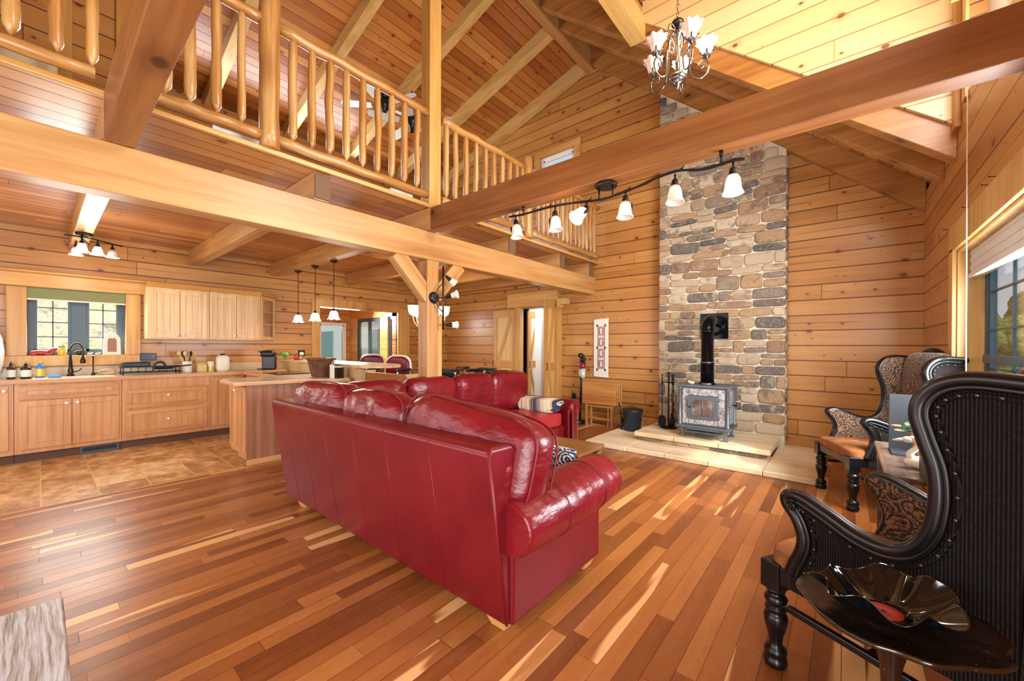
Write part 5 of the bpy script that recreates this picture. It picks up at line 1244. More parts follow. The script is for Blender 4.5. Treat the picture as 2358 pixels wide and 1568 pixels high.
mb.build('rack', 'wire_black', dr_); MB().box(-.10, .12, -.28, -.02, .10, .165).build('tray', 'wire_black', dr_, bevel=.015); MB().lathe([(.09, 0), (.11, .03), (.11, .035)], (0, .14, .06), 20).tube([(.05, .22, .09), (.06, .42, .11)], .010, 8).build('pan', 'wire_black', dr_)
MB().tube(spline([(.10, .02, .06), (.10, .03, .14), (.10, .10, .16), (.10, .14, .10)]), .014, 8).build('hook', 'wire_black', dr_)
tb = thing('tablet', 'small dark tablet screen leaning above the dish rack', 'tablet', (-7.36, .97, 1.085)); MB().box(-.006, .006, -.085, .085, 0, .10).build('case', 'black_panel', tb, bevel=.004); MB().box(.006, .0075, -.075, .075, .01, .09).build('screen', 'screen', tb)
sh_ = MB().box(-.05, .03, -.14, .14, -.01, 0).build('wall_ledge', 'timber_Y'); sh_.location = (-7.40, .97, 1.085); tag(sh_, 'narrow ledge on the log wall holding the tablet', 'ledge')
cr_ = thing('utensil_crock', 'cream crock full of wooden spoons on the worktop', 'crock', (-7.18, 1.36, ZC)); MB().lathe([(.052, 0), (.056, .01), (.056, .155), (.05, .16), (.05, .15), (.046, .02)], (0, 0, 0), 22).build('body', 'crock', cr_)
for k in range(8):
    a = k * .8 + .3; tx, ty = math.cos(a) * .06, math.sin(a) * .085
    mb = MB().tube([(0, 0, .05), (tx, ty, .24)], .006, 6); mb.ell((tx * 1.15, ty * 1.15, .27), .012 if k % 3 else .03, .024 if k % 2 else .016, .036, 10, 8)
    mb.build('utensil', 'wood_spoon' if k % 4 else 'black_iron', cr_)
kb = thing('knife_block', 'wooden knife block with pale handles right of the crock', 'knife block', (-7.18, 1.52, ZC)); MB().prism([(-.07, 0), (.06, 0), (.06, .10), (-.02, .17), (-.07, .14)], -.055, .055, 'XZ').build('block', 'wood_spoon', kb, bevel=.004)
for k in range(5): MB().tube([(.015, -.04 + k * .02, .14), (.05, -.04 + k * .02, .20)], .008, 6).build('handle', 'wood_spoon', kb)
cn = thing('canister', 'yellow and blue labelled canister left of the milky jug', 'canister', (-7.18, 1.63, ZC)); MB().lathe([(.042, 0), (.042, .13)], (0, 0, 0), 20).build('body', 'label_white', cn); MB().lathe([(.0425, .02), (.0425, .08)], (0, 0, 0), 20, caps=False).build('label', 'honey', cn); MB().lathe([(.044, .13), (.044, .15)], (0, 0, 0), 20).build('lid', 'label_white', cn)
jg = thing('plastic_jug', 'large milky plastic jug with dark cap on the worktop', 'jug', (-7.16, 1.775, ZC)); MB().ell((0, 0, .115), .07, .085, .125, 20, 14, e=.5).build('body', 'plastic_milk', jg); MB().lathe([(.03, .225), (.03, .26)], (0, 0, 0), 16).build('cap', 'black_panel', jg); Box(.068, .073, -.045, .045, .10, .19).build('label', 'label_white', jg, bevel=.002)
cb = MB().box(-.17, .17, -.20, .20, 0, .028).build('cutting_board', 'oak_Y', bevel=.008); cb.location = (-6.52, 2.16, ZC); cb.rotation_euler = (0, 0, .3); tag(cb, 'thick wooden cutting board under the coffee maker', 'cutting board')
cm = thing('coffee_maker', 'black pod coffee maker with chrome handle standing on the cutting board', 'coffee maker', (-6.60, 2.20, ZC + .029), math.radians(-25))
MB().box(-.08, .08, -.07, .11, 0, .21).build('body', 'black_lacquer', cm, bevel=.02, seg=3); MB().ell((0, .0, .235), .095, .11, .055, 20, 12, e=.7).build('head', 'vac_black', cm); MB().tube(spline([(-.09, -.08, .22), (-.05, -.11, .27), (.05, -.11, .27), (.09, -.08, .22)]), .012, 8).build('handle', 'metal', cm)
Box(-.06, .06, -.13, -.07, 0, .02).build('drip_tray', 'vac_black', cm)
# on the bar
gb = thing('green_mug', 'bright green footed mug on the raised bar near the wall', 'mug', (-7.10, 2.62, 1.069)); MB().lathe([(.04, 0), (.015, .02), (.015, .04), (.07, .07), (.075, .12)], (0, 0, 0), 20).build('bowl', 'teal_green', gb); MB().tube(spline([(.07, .0, .11), (.11, .0, .10), (.10, 0, .07), (.07, 0, .08)]), .008, 8).build('handle', 'crock', gb)
rj = MB().lathe([(.045, 0), (.045, .06), (.03, .07)], (0, 0, 0), 16).build('candle_jar', 'red_glaze'); rj.location = (-6.62, 2.62, 1.069); tag(rj, 'small red candle jar on the raised bar beside the mixer', 'candle')
mx = thing('hand_mixer', 'small silver hand mixer standing on the raised bar', 'mixer', (-6.50, 2.63, 1.069)); MB().lathe([(.025, 0), (.022, .08)], (0, 0, 0), 12).build('body', 'metal', mx); MB().ell((0.02, 0, .10), .06, .025, .028, 16, 10).build('head', 'crock', mx)
ol = MB().box(0, .008, -.06, .06, -.055, .055).build('outlet', 'black_panel', bevel=.002); ol.location = (XK, 3.02, 1.16); tag(ol, 'black double outlet plate on the log wall behind the bar', 'outlet')
# basket
def wick():
    t = NT('wicker'); P = t.pos(); x = t.n('SeparateXYZ'); t.l(P, x.inputs[0]); a = t.math('ARCTAN2', x.outputs[1], x.outputs[0])
    s = t.math('MULTIPLY', t.math('SINE', t.math('MULTIPLY', a, 34)), t.math('SINE', t.math('MULTIPLY', x.outputs[2], 420))); n = t.noise(P, 12, 3, .6)
    M['wicker'] = t.bsdf(t.ramp(t.math('ADD', t.math('MULTIPLY', s, .25), n), [(.3, L(84, 48, 30)), (.55, L(136, 86, 56)), (.75, L(166, 114, 78))]), .6, 0, t.bump(s, .9, .008))
wick()
bs = thing('wicker_basket', 'brown wicker basket holding papers on the peninsula', 'basket', (-5.02, 2.27, .911)); MB().lathe([(.11, 0), (.13, .01), (.19, .215), (.2, .225), (.185, .23), (.12, .02), (.0, .015)], (0, 0, 0), 40, caps=False, sx=1, sy=.8).build('body', 'wicker', bs)
MB().tube([(.195 * math.cos(a), .156 * math.sin(a), .222) for a in [2 * PI * k / 32 for k in range(32)]], .012, 8, closed=True).build('rim', 'wicker', bs)
pp_ = MB().box(-.10, .12, -.004, .004, 0, .16).xf(rotm('X', -22)).build('envelope', 'cream_ceramic'); pp_.location = (-4.97, 2.30, 1.0); tag(pp_, 'tan envelope sticking out of the wicker basket', 'paper')
lb = thing('letter_holder', 'wooden letter box with pale blue papers beside the basket', 'letter holder', (-4.70, 2.31, .911)); MB().box(-.07, .07, -.06, .06, 0, .13).build('box', 'leaf_wood', lb, bevel=.004); MB().box(-.03, .075, -.066, -.06, .0, .16).build('paper', 'label_white', lb)
# window sill ornaments
SZ = 1.166; SXX = XK + .005
fr_ = thing('red_frog', 'glossy red ceramic creature crouching on the window sill', 'figurine', (-7.42, .02, SZ)); MB().ell((0, 0, .035), .04, .085, .035, 20, 12).ell((0, .085, .065), .03, .05, .025, 16, 10, axis=rotm('X', 25)).build('body', 'red_glaze', fr_)
for s in (-.06, .05): MB().ell((.03, s, .015), .014, .03, .014, 12, 8).build('leg', 'red_glaze', fr_)
jr = thing('honey_jar', 'yellow filled jar with metal lid on the window sill', 'jar', (-7.41, .185, SZ)); MB().lathe([(.035, 0), (.04, .01), (.04, .085), (.032, .10)], (0, 0, 0), 18).build('body', 'honey', jr); MB().lathe([(.036, .10), (.036, .125)], (0, 0, 0), 18).build('lid', 'metal', jr)
br_ = MB().ell((0, 0, .03), .02, .045, .03).ell((0, .035, .06), .015, .02, .018).build('small_figure', 'bronze'); br_.location = (-7.42, .33, SZ); tag(br_, 'small bronze animal figure on the sill behind the faucet neck', 'figurine')
for i, (y, lbl) in enumerate(((.42, 'tiny glass bird on the sill just right of the faucet'), (.49, 'second tiny glass bird nearer the arched frame on the sill'))):
    o = MB().ell((0, 0, .016), .012, .024, .014).ell((0, .02, .026), .008, .010, .008).build('glass_bird', 'metal'); o.location = (-7.41, y, SZ); tag(o, lbl, 'figurine')
arc = [(-.085, 0), (.085, 0), (.078, .22), (.05, .27), (.02, .285), (0, .31), (-.02, .285), (-.05, .27), (-.078, .22)]
af = thing('arched_frame', 'cream arched wooden frame with brown centre on the window sill', 'frame', (-7.40, .62, SZ)); MB().prism(arc, -.012, .012, 'YZ').build('frame', 'crock', af, bevel=.004)
MB().prism([(-.042, .04), (.042, .04), (.042, .19), (.025, .225), (0, .215), (-.025, .225), (-.042, .19)], .012, .016, 'YZ').build('centre', 'duck_brown', af)
sb = thing('roller_shade', 'olive green pleated shade over the sink window', 'shade', (XK + .03, .33, 1.985)); 
def shade_mat():
    t = NT('green_shade'); P = t.pos(); x = t.n('SeparateXYZ'); t.l(P, x.inputs[0]); s = t.math('SINE', t.math('MULTIPLY', x.outputs[2], 330))
    M['green_shade'] = t.bsdf(t.ramp(t.math('ADD', t.math('MULTIPLY', s, .2), .5), [(.3, L(104, 108, 74)), (.7, L(150, 156, 108))]), .8, 0, t.bump(s, .4, .004), trans=0)
shade_mat(); MB().box(-.02, .0, -.42, .42, -.135, 0).build('fabric', 'green_shade', sb); MB().box(-.022, .004, -.42, .42, -.152, -.135).build('bottom_rail', 'crock', sb)
MB().tube([(.005, .435, -.02), (.008, .44, -.45), (.0, .43, -.75)], .006, 6).build('pull_cord', 'label_white', sb)

# dining corner behind the sofa: swivel chairs and a bench
plain('shell_white', (226, 220, 214), .3, coat=.3); plain('chrome', (200, 204, 208), .12, .95)
def barber(label, loc, rz, red=True):
    c = thing('barber_chair', label, 'chair', loc, rz, 'swivel barber chairs around the dining corner')
    MB().lathe([(.24, 0), (.23, .03), (.06, .06), (.035, .08), (.035, .50)], (0, 0, 0), 24).build('pedestal', 'chrome', c)
    MB().ell((0, 0, .58), .25, .25, .075, 24, 12, e=.5).build('seat', 'red_seat' if red else 'black_lacquer', c)
    if red:
        MB().ell((0, .235, .90), .23, .05, .22, 24, 14, e=.6).build('backrest', 'red_leather', c); MB().ell((0, .27, .905), .25, .045, .24, 24, 14, e=.65).build('back_shell', 'shell_white', c)
    else: MB().ell((0, .25, .80), .22, .05, .11, 24, 14, e=.6).build('backrest', 'black_lacquer', c)
    for s in (-1, 1):
        MB().tube(spline([(s * .27, .20, .60), (s * .29, .20, .86), (s * .29, .12, .89), (s * .29, -.15, .89), (s * .28, -.20, .82), (s * .27, -.17, .60)]), .012, 8).build('arm_frame', 'chrome', c)
        MB().ell((s * .29, -.02, .91), .035, .20, .024, 16, 10, e=.6).build('armrest', 'black_lacquer', c)
    return c
b1_ = barber('red barber chair with white back shell, left one behind the bar end', (-6.75, 3.90, 0), math.radians(40))
dup(b1_, (-5.75, 3.72, 0), math.radians(22), 'red barber chair with white back shell, nearer one beside the sunroom opening')
b2_ = barber('black padded barber chair seen in front of the log wall left of the post', (-5.12, 4.32, 0), math.radians(30), False)
dup(b2_, (-4.95, 4.95, 0), math.radians(10), 'black padded barber chair just right of the lower post'); dup(b2_, (-4.30, 4.55, 0), math.radians(-5), 'black padded barber chair farther right of the post, above the sofa cushions')
bn = thing('trestle_bench', 'wooden bench with pale scrolled ends behind the corner of the sofa', 'bench', (-5.05, 3.25, 0))
MB().box(-.55, .55, -.03, .02, .55, .90).build('back', 'oak_Y', bn, bevel=.005)
for s in (-.6, .6): MB().prism([(-.16, 0), (.16, 0), (.08, .5), (.06, .80), (.16, .92), (-.16, .92), (-.06, .80), (-.08, .5)], s - .03, s + .03, 'YZ').build('end', 'oak_light_Z', bn, bevel=.005)
MB().box(-.57, .57, -.2, .16, .42, .46).build('seat', 'oak_Y', bn, bevel=.004)
# ------------------------------------------------------------------ log railings
RX = -3.205
pr_ = random.Random(5)
def pole(mb, x, y, z0, z1, r, tip=.05, n=9):
    """peeled pole with whittled ends"""
    seg = 9; zs = [z0, z0 + tip * .5, z0 + tip] + [z0 + tip + (z1 - z0 - 2 * tip) * k / seg for k in range(1, seg)] + [z1 - tip, z1 - tip * .5, z1]
    rr_ = [r * .14, r * .58, r * .97] + [r * pr_.uniform(.90, 1.08) for _ in range(seg - 1)] + [r * .97, r * .58, r * .14]
    ox_, oy_ = pr_.uniform(-.006, .006), pr_.uniform(-.006, .006)
    mb.tube([(x + ox_ * math.sin(k * .8), y + oy_ * math.cos(k * .9), z) for k, z in enumerate(zs)], rr_, n)
def log(mb, y0, y1, x, z, r, n=12):
    seg = 14; mb.tube([(x + .004 * math.sin(k * 1.7), y0 + (y1 - y0) * k / seg, z + .004 * math.cos(k * 1.3)) for k in range(seg + 1)], [r * pr_.uniform(.93, 1.05) for _ in range(seg + 1)], n)
def railing(label, y0, y1, ys, zt=3.635, zb=2.83):
    c = thing('log_railing', label, 'railing', (RX, (y0 + y1) / 2, 2.75)); oy_ = (y0 + y1) / 2
    mb = MB(); log(mb, y0 - oy_, y1 - oy_, 0, zt - 2.75, .040); mb.build('top_rail', 'peeled_Y', c)
    mb = MB(); log(mb, y0 - oy_, y1 - oy_, 0, zb - 2.75 - .02, .036); mb.build('bottom_rail', 'peeled_Y', c)
    for y in ys:
        mb = MB(); pole(mb, 0, y - oy_, .095, zt - 2.75 - .01, pr_.uniform(.027, .033)); mb.build('baluster', 'peeled_Z', c)
    return c
railing('peeled log railing at the far left, left of the near tie beam', -1.5, .20, [-.95, -.80, -.65, -.5, -.37, -.22, -.089, .061, .19])
railing('peeled log railing between the near tie beam and the round log newel', .38, 1.02, [.43, .50, .62, .759, .902])
railing('peeled log railing between the log newel and the upper square post', 1.13, 2.50, [1.235, 1.375, 1.515, 1.655, 1.803, 1.949, 2.091, 2.228, 2.373])
railing('peeled log railing right of the upper square post above the tie beam', 2.68, 4.06, [2.742, 2.876, 3.029, 3.184, 3.34, 3.481, 3.638, 3.777, 3.914, 4.02])
railing('peeled log railing ending against the far log wall beside the chimney', 4.22, 6.08, [4.376, 4.498, 4.603, 4.734, 4.857, 4.985, 5.105, 5.216, 5.344, 5.462, 5.584, 5.695, 5.827, 5.95])
def newel(y, label, z1, r):
    mb = MB(); seg = 10
    mb.tube([(.004 * math.sin(k), .004 * math.cos(k * 1.3), (z1 - 2.75) * k / seg) for k in range(seg + 1)] + [(0, 0, z1 - 2.75 + .03), (0, 0, z1 - 2.75 + .045)], [r * pr_.uniform(.95, 1.06) for _ in range(seg + 1)] + [r * .8, r * .4], 14)
    o = mb.build('log_newel', 'peeled_Z'); o.location = (RX, y, 2.731); tag(o, label, 'post')
newel(1.075, 'thick round log newel post in the loft railing, left of the square post', 3.90, .066)
newel(4.14, 'short round log newel with domed top in the far part of the railing', 3.78, .062)

# ------------------------------------------------------------------ light fixtures
def shade_glass(name, c0, es):
    t = NT(name); P = t.pos(); n = t.noise(P, 14, 3, .6)
    M[name] = t.bsdf(t.ramp(n, [(.35, L(*c0)), (.7, L(250, 240, 226))]), .3, 0, None, .3, emit=L(255, 222, 176), es=es)
shade_glass('alabaster', (216, 196, 182), .07); shade_glass('lit_glass', (250, 236, 210), 2.2); plain('bulb_glow', (255, 244, 220), .4, emit=L(255, 232, 196), es=9)
plain('pewter', (120, 116, 112), .25, .95); plain('rod_black', (38, 32, 30), .4, .5)
# chandelier
cd = thing('chandelier', 'five light scrolled pewter chandelier with fluted glass shades', 'chandelier', (-.98, 3.12, 3.27))
MB().lathe([(.0, -.02), (.012, -.01), (.010, .0), (.022, .012), (.012, .022), (.055, .045), (.068, .07), (.060, .085), (.02, .095), (.014, .11), (.014, .18), (.02, .19), (.012, .2), (.012, .36), (.03, .40), (.035, .42), (.012, .44), (.01, .50)], (0, 0, 0), 24, caps=False).build('column', 'pewter', cd)
MB().ell((.0, .0, .49), .045, .045, .03, 20, 10).build('canopy_cup', 'bronze', cd)
def fluted(mb, c, s=1.0, n=48):
    b = len(mb.v); prof = [(.018, 0), (.030, .012), (.036, .035), (.040, .06), (.052, .085), (.066, .098)]
    for k, (r, z) in enumerate(prof):
        for i in range(n):
            a = 2 * PI * i / n; f = 1 + (.02 + .07 * (k / 5) ** 2) * math.cos(8 * a)
            mb.v.append((c[0] + r * s * f * math.cos(a), c[1] + r * s * f * math.sin(a), c[2] + z * s + (.006 * math.cos(8 * a) if k == 5 else 0)))
    for k in range(len(prof) - 1):
        for i in range(n): mb.face([b + k * n + i, b + k * n + (i + 1) % n, b + (k + 1) * n + (i + 1) % n, b + (k + 1) * n + i], True)
for k in range(5):
    a = 2 * PI * k / 5 + .45; ca, sa = math.cos(a), math.sin(a)
    rad = lambda r, z: (r * ca, r * sa, z)
    arm_ = MB(); arm_.tube([rad(*p) for p in [(q.x, q.y) for q in spline([Vector((.045, .40, 0)), Vector((.07, .37, 0)), Vector((.085, .30, 0)), Vector((.085, .16, 0)), Vector((.10, .08, 0)), Vector((.15, .045, 0)), Vector((.20, .07, 0)), Vector((.222, .13, 0)), Vector((.20, .175, 0)), Vector((.165, .175, 0)), Vector((.15, .145, 0)), Vector((.165, .12, 0)), Vector((.18, .13, 0)), Vector((.178, .142, 0))], 5)]], .0065, 8)
    arm_.ell(rad(.045, .405), .009, .009, .014, 8, 6).tube([rad(*p) for p in [(q.x, q.y) for q in spline([Vector((.02, .44, 0)), Vector((.06, .47, 0)), Vector((.09, .43, 0)), Vector((.06, .36, 0)), Vector((.03, .30, 0)), Vector((.05, .25, 0)), Vector((.08, .26, 0)), Vector((.075, .29, 0))], 5)]], .004, 6)
    arm_.build('arm', 'pewter', cd)
    cup = MB().lathe([(.008, 0), (.014, .012), (.030, .022), (.034, .045), (.028, .05)], (0, 0, 0), 16); cup.xf(Matrix.Translation(rad(.203, .185)))
    for j in range(5):
        aj = j * 2 * PI / 5; cup.tube([(rad(.203, .2)[0] + .034 * math.cos(aj), rad(.203, .2)[1] + .034 * math.sin(aj), .21), (rad(.203, .2)[0] + .044 * math.cos(aj), rad(.203, .2)[1] + .044 * math.sin(aj), .235), (rad(.203, .2)[0] + .05 * math.cos(aj), rad(.203, .2)[1] + .05 * math.sin(aj), .228)], .005, 6)
    cup.build('leaf_cup', 'pewter', cd)
    g_ = MB(); fluted(g_, rad(.203, .205), 1.12); g_.build('glass_shade', 'alabaster' if k != 1 else 'lit_glass', cd, solid=.003)
chn = MB()
for k in range(38):
    z = .52 + k * .034; pts_ = [(.008 * math.cos(t_) * (1 if k % 2 else 0), .008 * math.cos(t_) * (0 if k % 2 else 1), z + .02 * math.sin(t_)) for t_ in [2 * PI * j / 10 for j in range(10)]]
    chn.tube(pts_, .0025, 5, closed=True)
chn.build('chain', 'pewter', cd)
# branch shaped track light
TY = 2.59
tl = thing('track_light', 'black branch shaped track light with six tulip shades under the tie beam', 'track light', (-1.30, TY, 2.46))
rod = spline([Vector((x + 1.30, y, z - 2.46)) for x, y, z in [(-2.20, 0, 2.408), (-2.05, 0, 2.398), (-1.85, .01, 2.405), (-1.72, -.01, 2.393), (-1.58, 0, 2.384), (-1.45, .01, 2.37), (-1.32, -.0, 2.353), (-1.20, 0, 2.362), (-1.05, .01, 2.385), (-.92, -.01, 2.402), (-.80, 0, 2.410), (-.68, .01, 2.385), (-.56, 0, 2.380), (-.49, 0, 2.385), (-.44, 0, 2.375)]], 6)
rm = MB().tube(rod, [.009 * pr_.uniform(.85, 1.15) for _ in rod], 8)
for i in (14, 30, 44, 60): rm.tube([rod[i], rod[i] + Vector((.02, 0, .012)), rod[i] + Vector((.03, 0, .026))], [.006, .005, .002], 6)
rm.build('branch_rod', 'rod_black', tl)
MB().lathe([(.075, -.028), (.078, -.022), (.078, -.006), (.07, 0)], (0, 0, 0), 28).tube([(-.055, 0, -.02), (-.055, 0, -.10)], .007, 8).tube([(.05, 0, -.02), (.05, 0, -.09)], .007, 8).build('canopy', 'rod_black', tl)
for x in (-2.05, -.56): MB().tube([(x + 1.30, 0, -.075), (x + 1.30, 0, 0)], [.006, .006], 8).lathe([(.012, -.03), (.012, 0)], (x + 1.3, 0, 0), 10).build('stem', 'rod_black', tl)
for i, (x, zt_, tl_, td) in enumerate(((-2.13, 2.40, (.12, 0, -1), 0), (-1.735, 2.39, (.05, 0, -1), 0), (-1.455, 2.365, (-.25, -.75, -.75), 1), (-1.155, 2.37, (0, -.05, -1), 0), (-.825, 2.395, (.02, -.05, -1), 0), (-.497, 2.375, (0, 0, -1), 1))):
    h = MB(); A_ = align(Vector(tl_)); base = Vector((x + 1.30, 0, zt_ - 2.46 - .04))
    h.tube([(x + 1.30, 0, zt_ - 2.46), tuple(base)], .006, 8)
    s0 = len(h.v); h.lathe([(.010, -.01), (.018, .0), (.024, .03), (.026, .045), (.020, .046)], (0, 0, 0), 16); h.xf(Matrix.Translation(base) @ A_, s0)
    h.build('lamp_holder', 'rod_black', tl)
    s = MB().lathe([(.022, .035), (.034, .055), (.040, .085), (.044, .12), (.056, .145)], (0, 0, 0), 24, caps=False); s.xf(Matrix.Translation(base) @ A_); so = s.build('glass_shade', 'lit_glass' if td else 'alabaster', tl, solid=.003)
    lf = MB().ell((.04, -.02, .07), .006, .012, .028, 8, 6); lf.xf(Matrix.Translation(base) @ A_); lf.build('leaf', 'rod_black', so)
    if td: bb = MB().ell((0, 0, .12), .028, .028, .02, 12, 8); bb.xf(Matrix.Translation(base) @ A_); bb.build('bulb', 'bulb_glow', so)
# spot bar on the post
pb = thing('spot_bar', 'vertical dark spot light bar with three cream glass heads on the lower post', 'wall lamp', (-3.262, 2.63, 1.80))
MB().lathe([(.062, 0), (.06, .012), (.045, .026), (.03, .03)], (0, 0, 0), 28, axis=Matrix.Rotation(PI / 2, 4, 'Y')).build('back_plate', 'rod_black', pb)
MB().tube([(.06, .075, -.33), (.06, .075, .33)], .0095, 10).tube(spline([(.02, .0, .0), (.04, .02, .09), (.06, .06, .14), (.06, .075, .16)]), .006, 8).tube(spline([(.02, .0, .0), (.04, .02, -.09), (.06, .06, -.14), (.06, .075, -.16)]), .006, 8).tube([(.02, 0, 0), (.06, .075, 0)], .007, 8).build('bar', 'bronze', pb)
for z, d in ((.25, (.25, .75, -.55)), (.0, (.85, .45, .22)), (-.28, (.25, .95, .03))):
    h = MB(); A_ = align(Vector(d)); b0_ = Vector((.06, .075, z)); dv = Vector(d).normalized()
    h.tube([tuple(b0_), tuple(b0_ + dv * .04)], .006, 8); s0 = len(h.v); h.lathe([(.012, 0), (.018, .01), (.018, .05), (.024, .055), (.026, .07)], (0, 0, 0), 16); h.xf(Matrix.Translation(b0_ + dv * .035) @ A_, s0); h.build('head', 'rod_black', pb)
    s = MB().lathe([(.024, .06), (.030, .08), (.034, .11), (.044, .125)], (0, 0, 0), 24, caps=False); s.xf(Matrix.Translation(b0_ + dv * .035) @ A_); so = s.build('glass_shade', 'alabaster', pb, solid=.003)
    bb = MB().lathe([(.0, .115), (.026, .112)], (0, 0, 0), 18, caps=False); bb.xf(Matrix.Translation(b0_ + dv * .035) @ A_); bb.build('bulb', 'label_white', so)
# pendants over the return worktop
def pendant(x, label, lit):
    c = thing('pendant_lamp', label, 'pendant', (x, 2.63, 2.48), group='bell pendants over the kitchen bar')
    MB().lathe([(.055, 0), (.045, -.02), (.012, -.04)], (0, 0, 0), 20).build('canopy', 'bronze', c)
    MB().tube([(0, 0, -.03), (0, 0, -.69)], .004, 8).tube([(.004 * math.sin(k), .004 * math.cos(k), -.2 - k * .018) for k in range(18)], .004, 6).tube([(0, 0, -.28), (.03, 0, -.25)], .002, 5).tube([(0, 0, -.42), (-.02, .01, -.39)], .002, 5).build('vine_rod', 'bronze', c)
    MB().lathe([(.008, -.66), (.018, -.69), (.03, -.705)], (0, 0, 0), 16).build('socket', 'bronze', c)
    n = 36; mb = MB(); prof = [(.03, -.70), (.045, -.715), (.055, -.74), (.06, -.78), (.07, -.80), (.082, -.815)]
    for k, (r, z) in enumerate(prof):
        for i in range(n):
            a = 2 * PI * i / n; mb.v.append((r * math.cos(a), r * math.sin(a), z - (.007 * math.cos(6 * a) if k == 5 else 0)))
    for k in range(5):
        for i in range(n): mb.face([k * n + i, k * n + (i + 1) % n, (k + 1) * n + (i + 1) % n, (k + 1) * n + i], True)
    mb.build('glass_shade', 'lit_glass', c, solid=.003)
    return c
pendant(-6.61, 'bell shaped pendant lamp, nearest to the wall cabinets', True)
for x, lb in ((-6.01, 'bell shaped pendant lamp, middle of the three'), (-5.43, 'bell shaped pendant lamp, nearest to the lower post')): pendant(x, lb, True)
# cluster light on the kitchen joist
cl = thing('cluster_light', 'four shade branch cluster light under the joist over the sink', 'ceiling light', (-6.18, .31, 2.478))
MB().lathe([(.07, 0), (.065, -.02), (.02, -.03)], (0, 0, 0), 20).tube([(-.30, .05, -.06), (-.05, -.02, -.04), (.14, .0, -.05)], .009, 8).tube([(.05, -.14, -.05), (.0, .02, -.04), (-.12, .30, -.06)], .008, 8).build('branch_frame', 'rod_black', cl)
for x, y, lit in ((-.22, -.05, 0), (.06, -.02, 1), (-.02, .10, 1), (-.10, .22, 0)):
    MB().tube([(x, y, -.05), (x, y, -.12)], .008, 8).lathe([(.014, -.09), (.022, -.13)], (x, y, 0), 12).build('holder', 'rod_black', cl)
    MB().lathe([(.022, -.12), (.036, -.15), (.044, -.19), (.06, -.205)], (x, y, 0), 22, caps=False).build('glass_shade', 'lit_glass' if lit else 'alabaster', cl, solid=.003)
# dining chandelier
dc = thing('dining_chandelier', 'small chandelier with up turned frosted cups half hidden by the lower post', 'chandelier', (-5.35, 4.2, 1.62))
MB().lathe([(.01, -.06), (.04, -.03), (.05, .02), (.015, .06), (.012, .45), (.01, 1.07)], (0, 0, 0), 18).build('stem', 'pewter', dc)
for k in range(5):
    a = 2 * PI * k / 5 + 2.0; ca, sa = math.cos(a), math.sin(a)
    MB().tube([(q.x * ca, q.x * sa, q.y) for q in spline([Vector((.02, .02, 0)), Vector((.12, -.03, 0)), Vector((.22, .03, 0)), Vector((.27, .12, 0)), Vector((.27, .18, 0))])], .010, 8).build('arm', 'cream_ceramic', dc)
    MB().lathe([(.03, .18), (.065, .21), (.078, .26), (.088, .34)], (.27 * ca, .27 * sa, 0), 22, caps=False).build('glass_cup', 'lit_glass', dc, solid=.004)
# ceiling fan in the loft
plain('fan_blade', (206, 208, 200), .4); plain('fan_dark', (30, 34, 32), .3, .3)
def fan(loc, label, drop, rz):
    f = thing('ceiling_fan', label, 'ceiling fan', loc, rz, 'loft ceiling fans')
    MB().ell((0, 0, -.03), .085, .085, .055, 22, 12).build('canopy', 'fan_dark', f); MB().tube([(0, 0, -.06), (0, 0, -drop)], .014, 10).build('down_rod', 'fan_dark', f)
    MB().lathe([(.03, -drop + .02), (.09, -drop), (.11, -drop - .06), (.09, -drop - .12), (.04, -drop - .16), (.03, -drop - .24)], (0, 0, 0), 24).build('motor', 'fan_dark', f)
    for k in range(5):
        a = 2 * PI * k / 5; m_ = Matrix.Rotation(a, 4, 'Z') @ Matrix.Translation((0, 0, -drop - .08)) @ Matrix.Rotation(math.radians(12), 4, 'X')
        MB().box(.09, .22, -.012, .012, -.004, .004).xf(m_).build('bracket', 'chrome', f)
        MB().prism([(.20, -.055), (.55, -.075), (.66, -.06), (.69, 0), (.66, .06), (.55, .075), (.20, .055)], -.005, .005).xf(m_).build('blade', 'fan_blade', f, bevel=.002)
    return f
f1 = fan((-5.45, 3.93, 5.66), 'white bladed ceiling fan on a dark rod behind the upper square post', .62, .5)
fan((-5.93, 3.72, 5.50), 'flush white bladed ceiling fan, left of the rod mounted one behind the log railing', .10, .2)
# window shade, cord, nails
plain('white_fabric', (214, 212, 210), .7)
rs2 = thing('pleated_shade', 'raised white pleated shade at the top of the right window', 'shade', (XR + .095, (WY0 + WY1) / 2, WZ1 - .022))
mb = MB()
for k in range(6): mb.box(-.035 + .004 * (k % 2), .02 - .004 * (k % 2), -(WY1 - WY0) / 2 + .04, (WY1 - WY0) / 2 - .04, -.028 * (k + 1), -.028 * k)
mb.build('pleats', 'white_fabric', rs2); MB().box(-.045, .02, -(WY1 - WY0) / 2 + .04, (WY1 - WY0) / 2 - .04, -.20, -.168).build('bottom_rail', 'white_fabric', rs2, bevel=.006)
o = MB().tube([(0, 0, 2.1), (0, -.02, 0)], .0028, 6).build('pull_cord', 'label_white'); o.location = (.55, 3.50, 1.02); tag(o, 'long thin white cord hanging beside the right window', 'cord')
for i, (y, z) in enumerate(((3.414, 2.25), (3.565, 2.25), (4.055, 2.25), (4.718, 2.25))):
    o = MB().tube([(0, 0, 0), (-.04, .01, .012)], .0025, 6).lathe([(.006, 0), (.006, .002)], (-.04, .01, .012), 8, axis=Matrix.Rotation(PI / 2, 4, 'Y')).build('nail', 'black_iron'); o.location = (XR - .001, y, z); tag(o, ('bent nail over the right window, first from the right edge', 'bent nail over the right window, second from the right edge', 'double nail over the right window, beside the hanging cord', 'nail at the left end of the right window casing')[i], 'nail', 'nails above the right window')
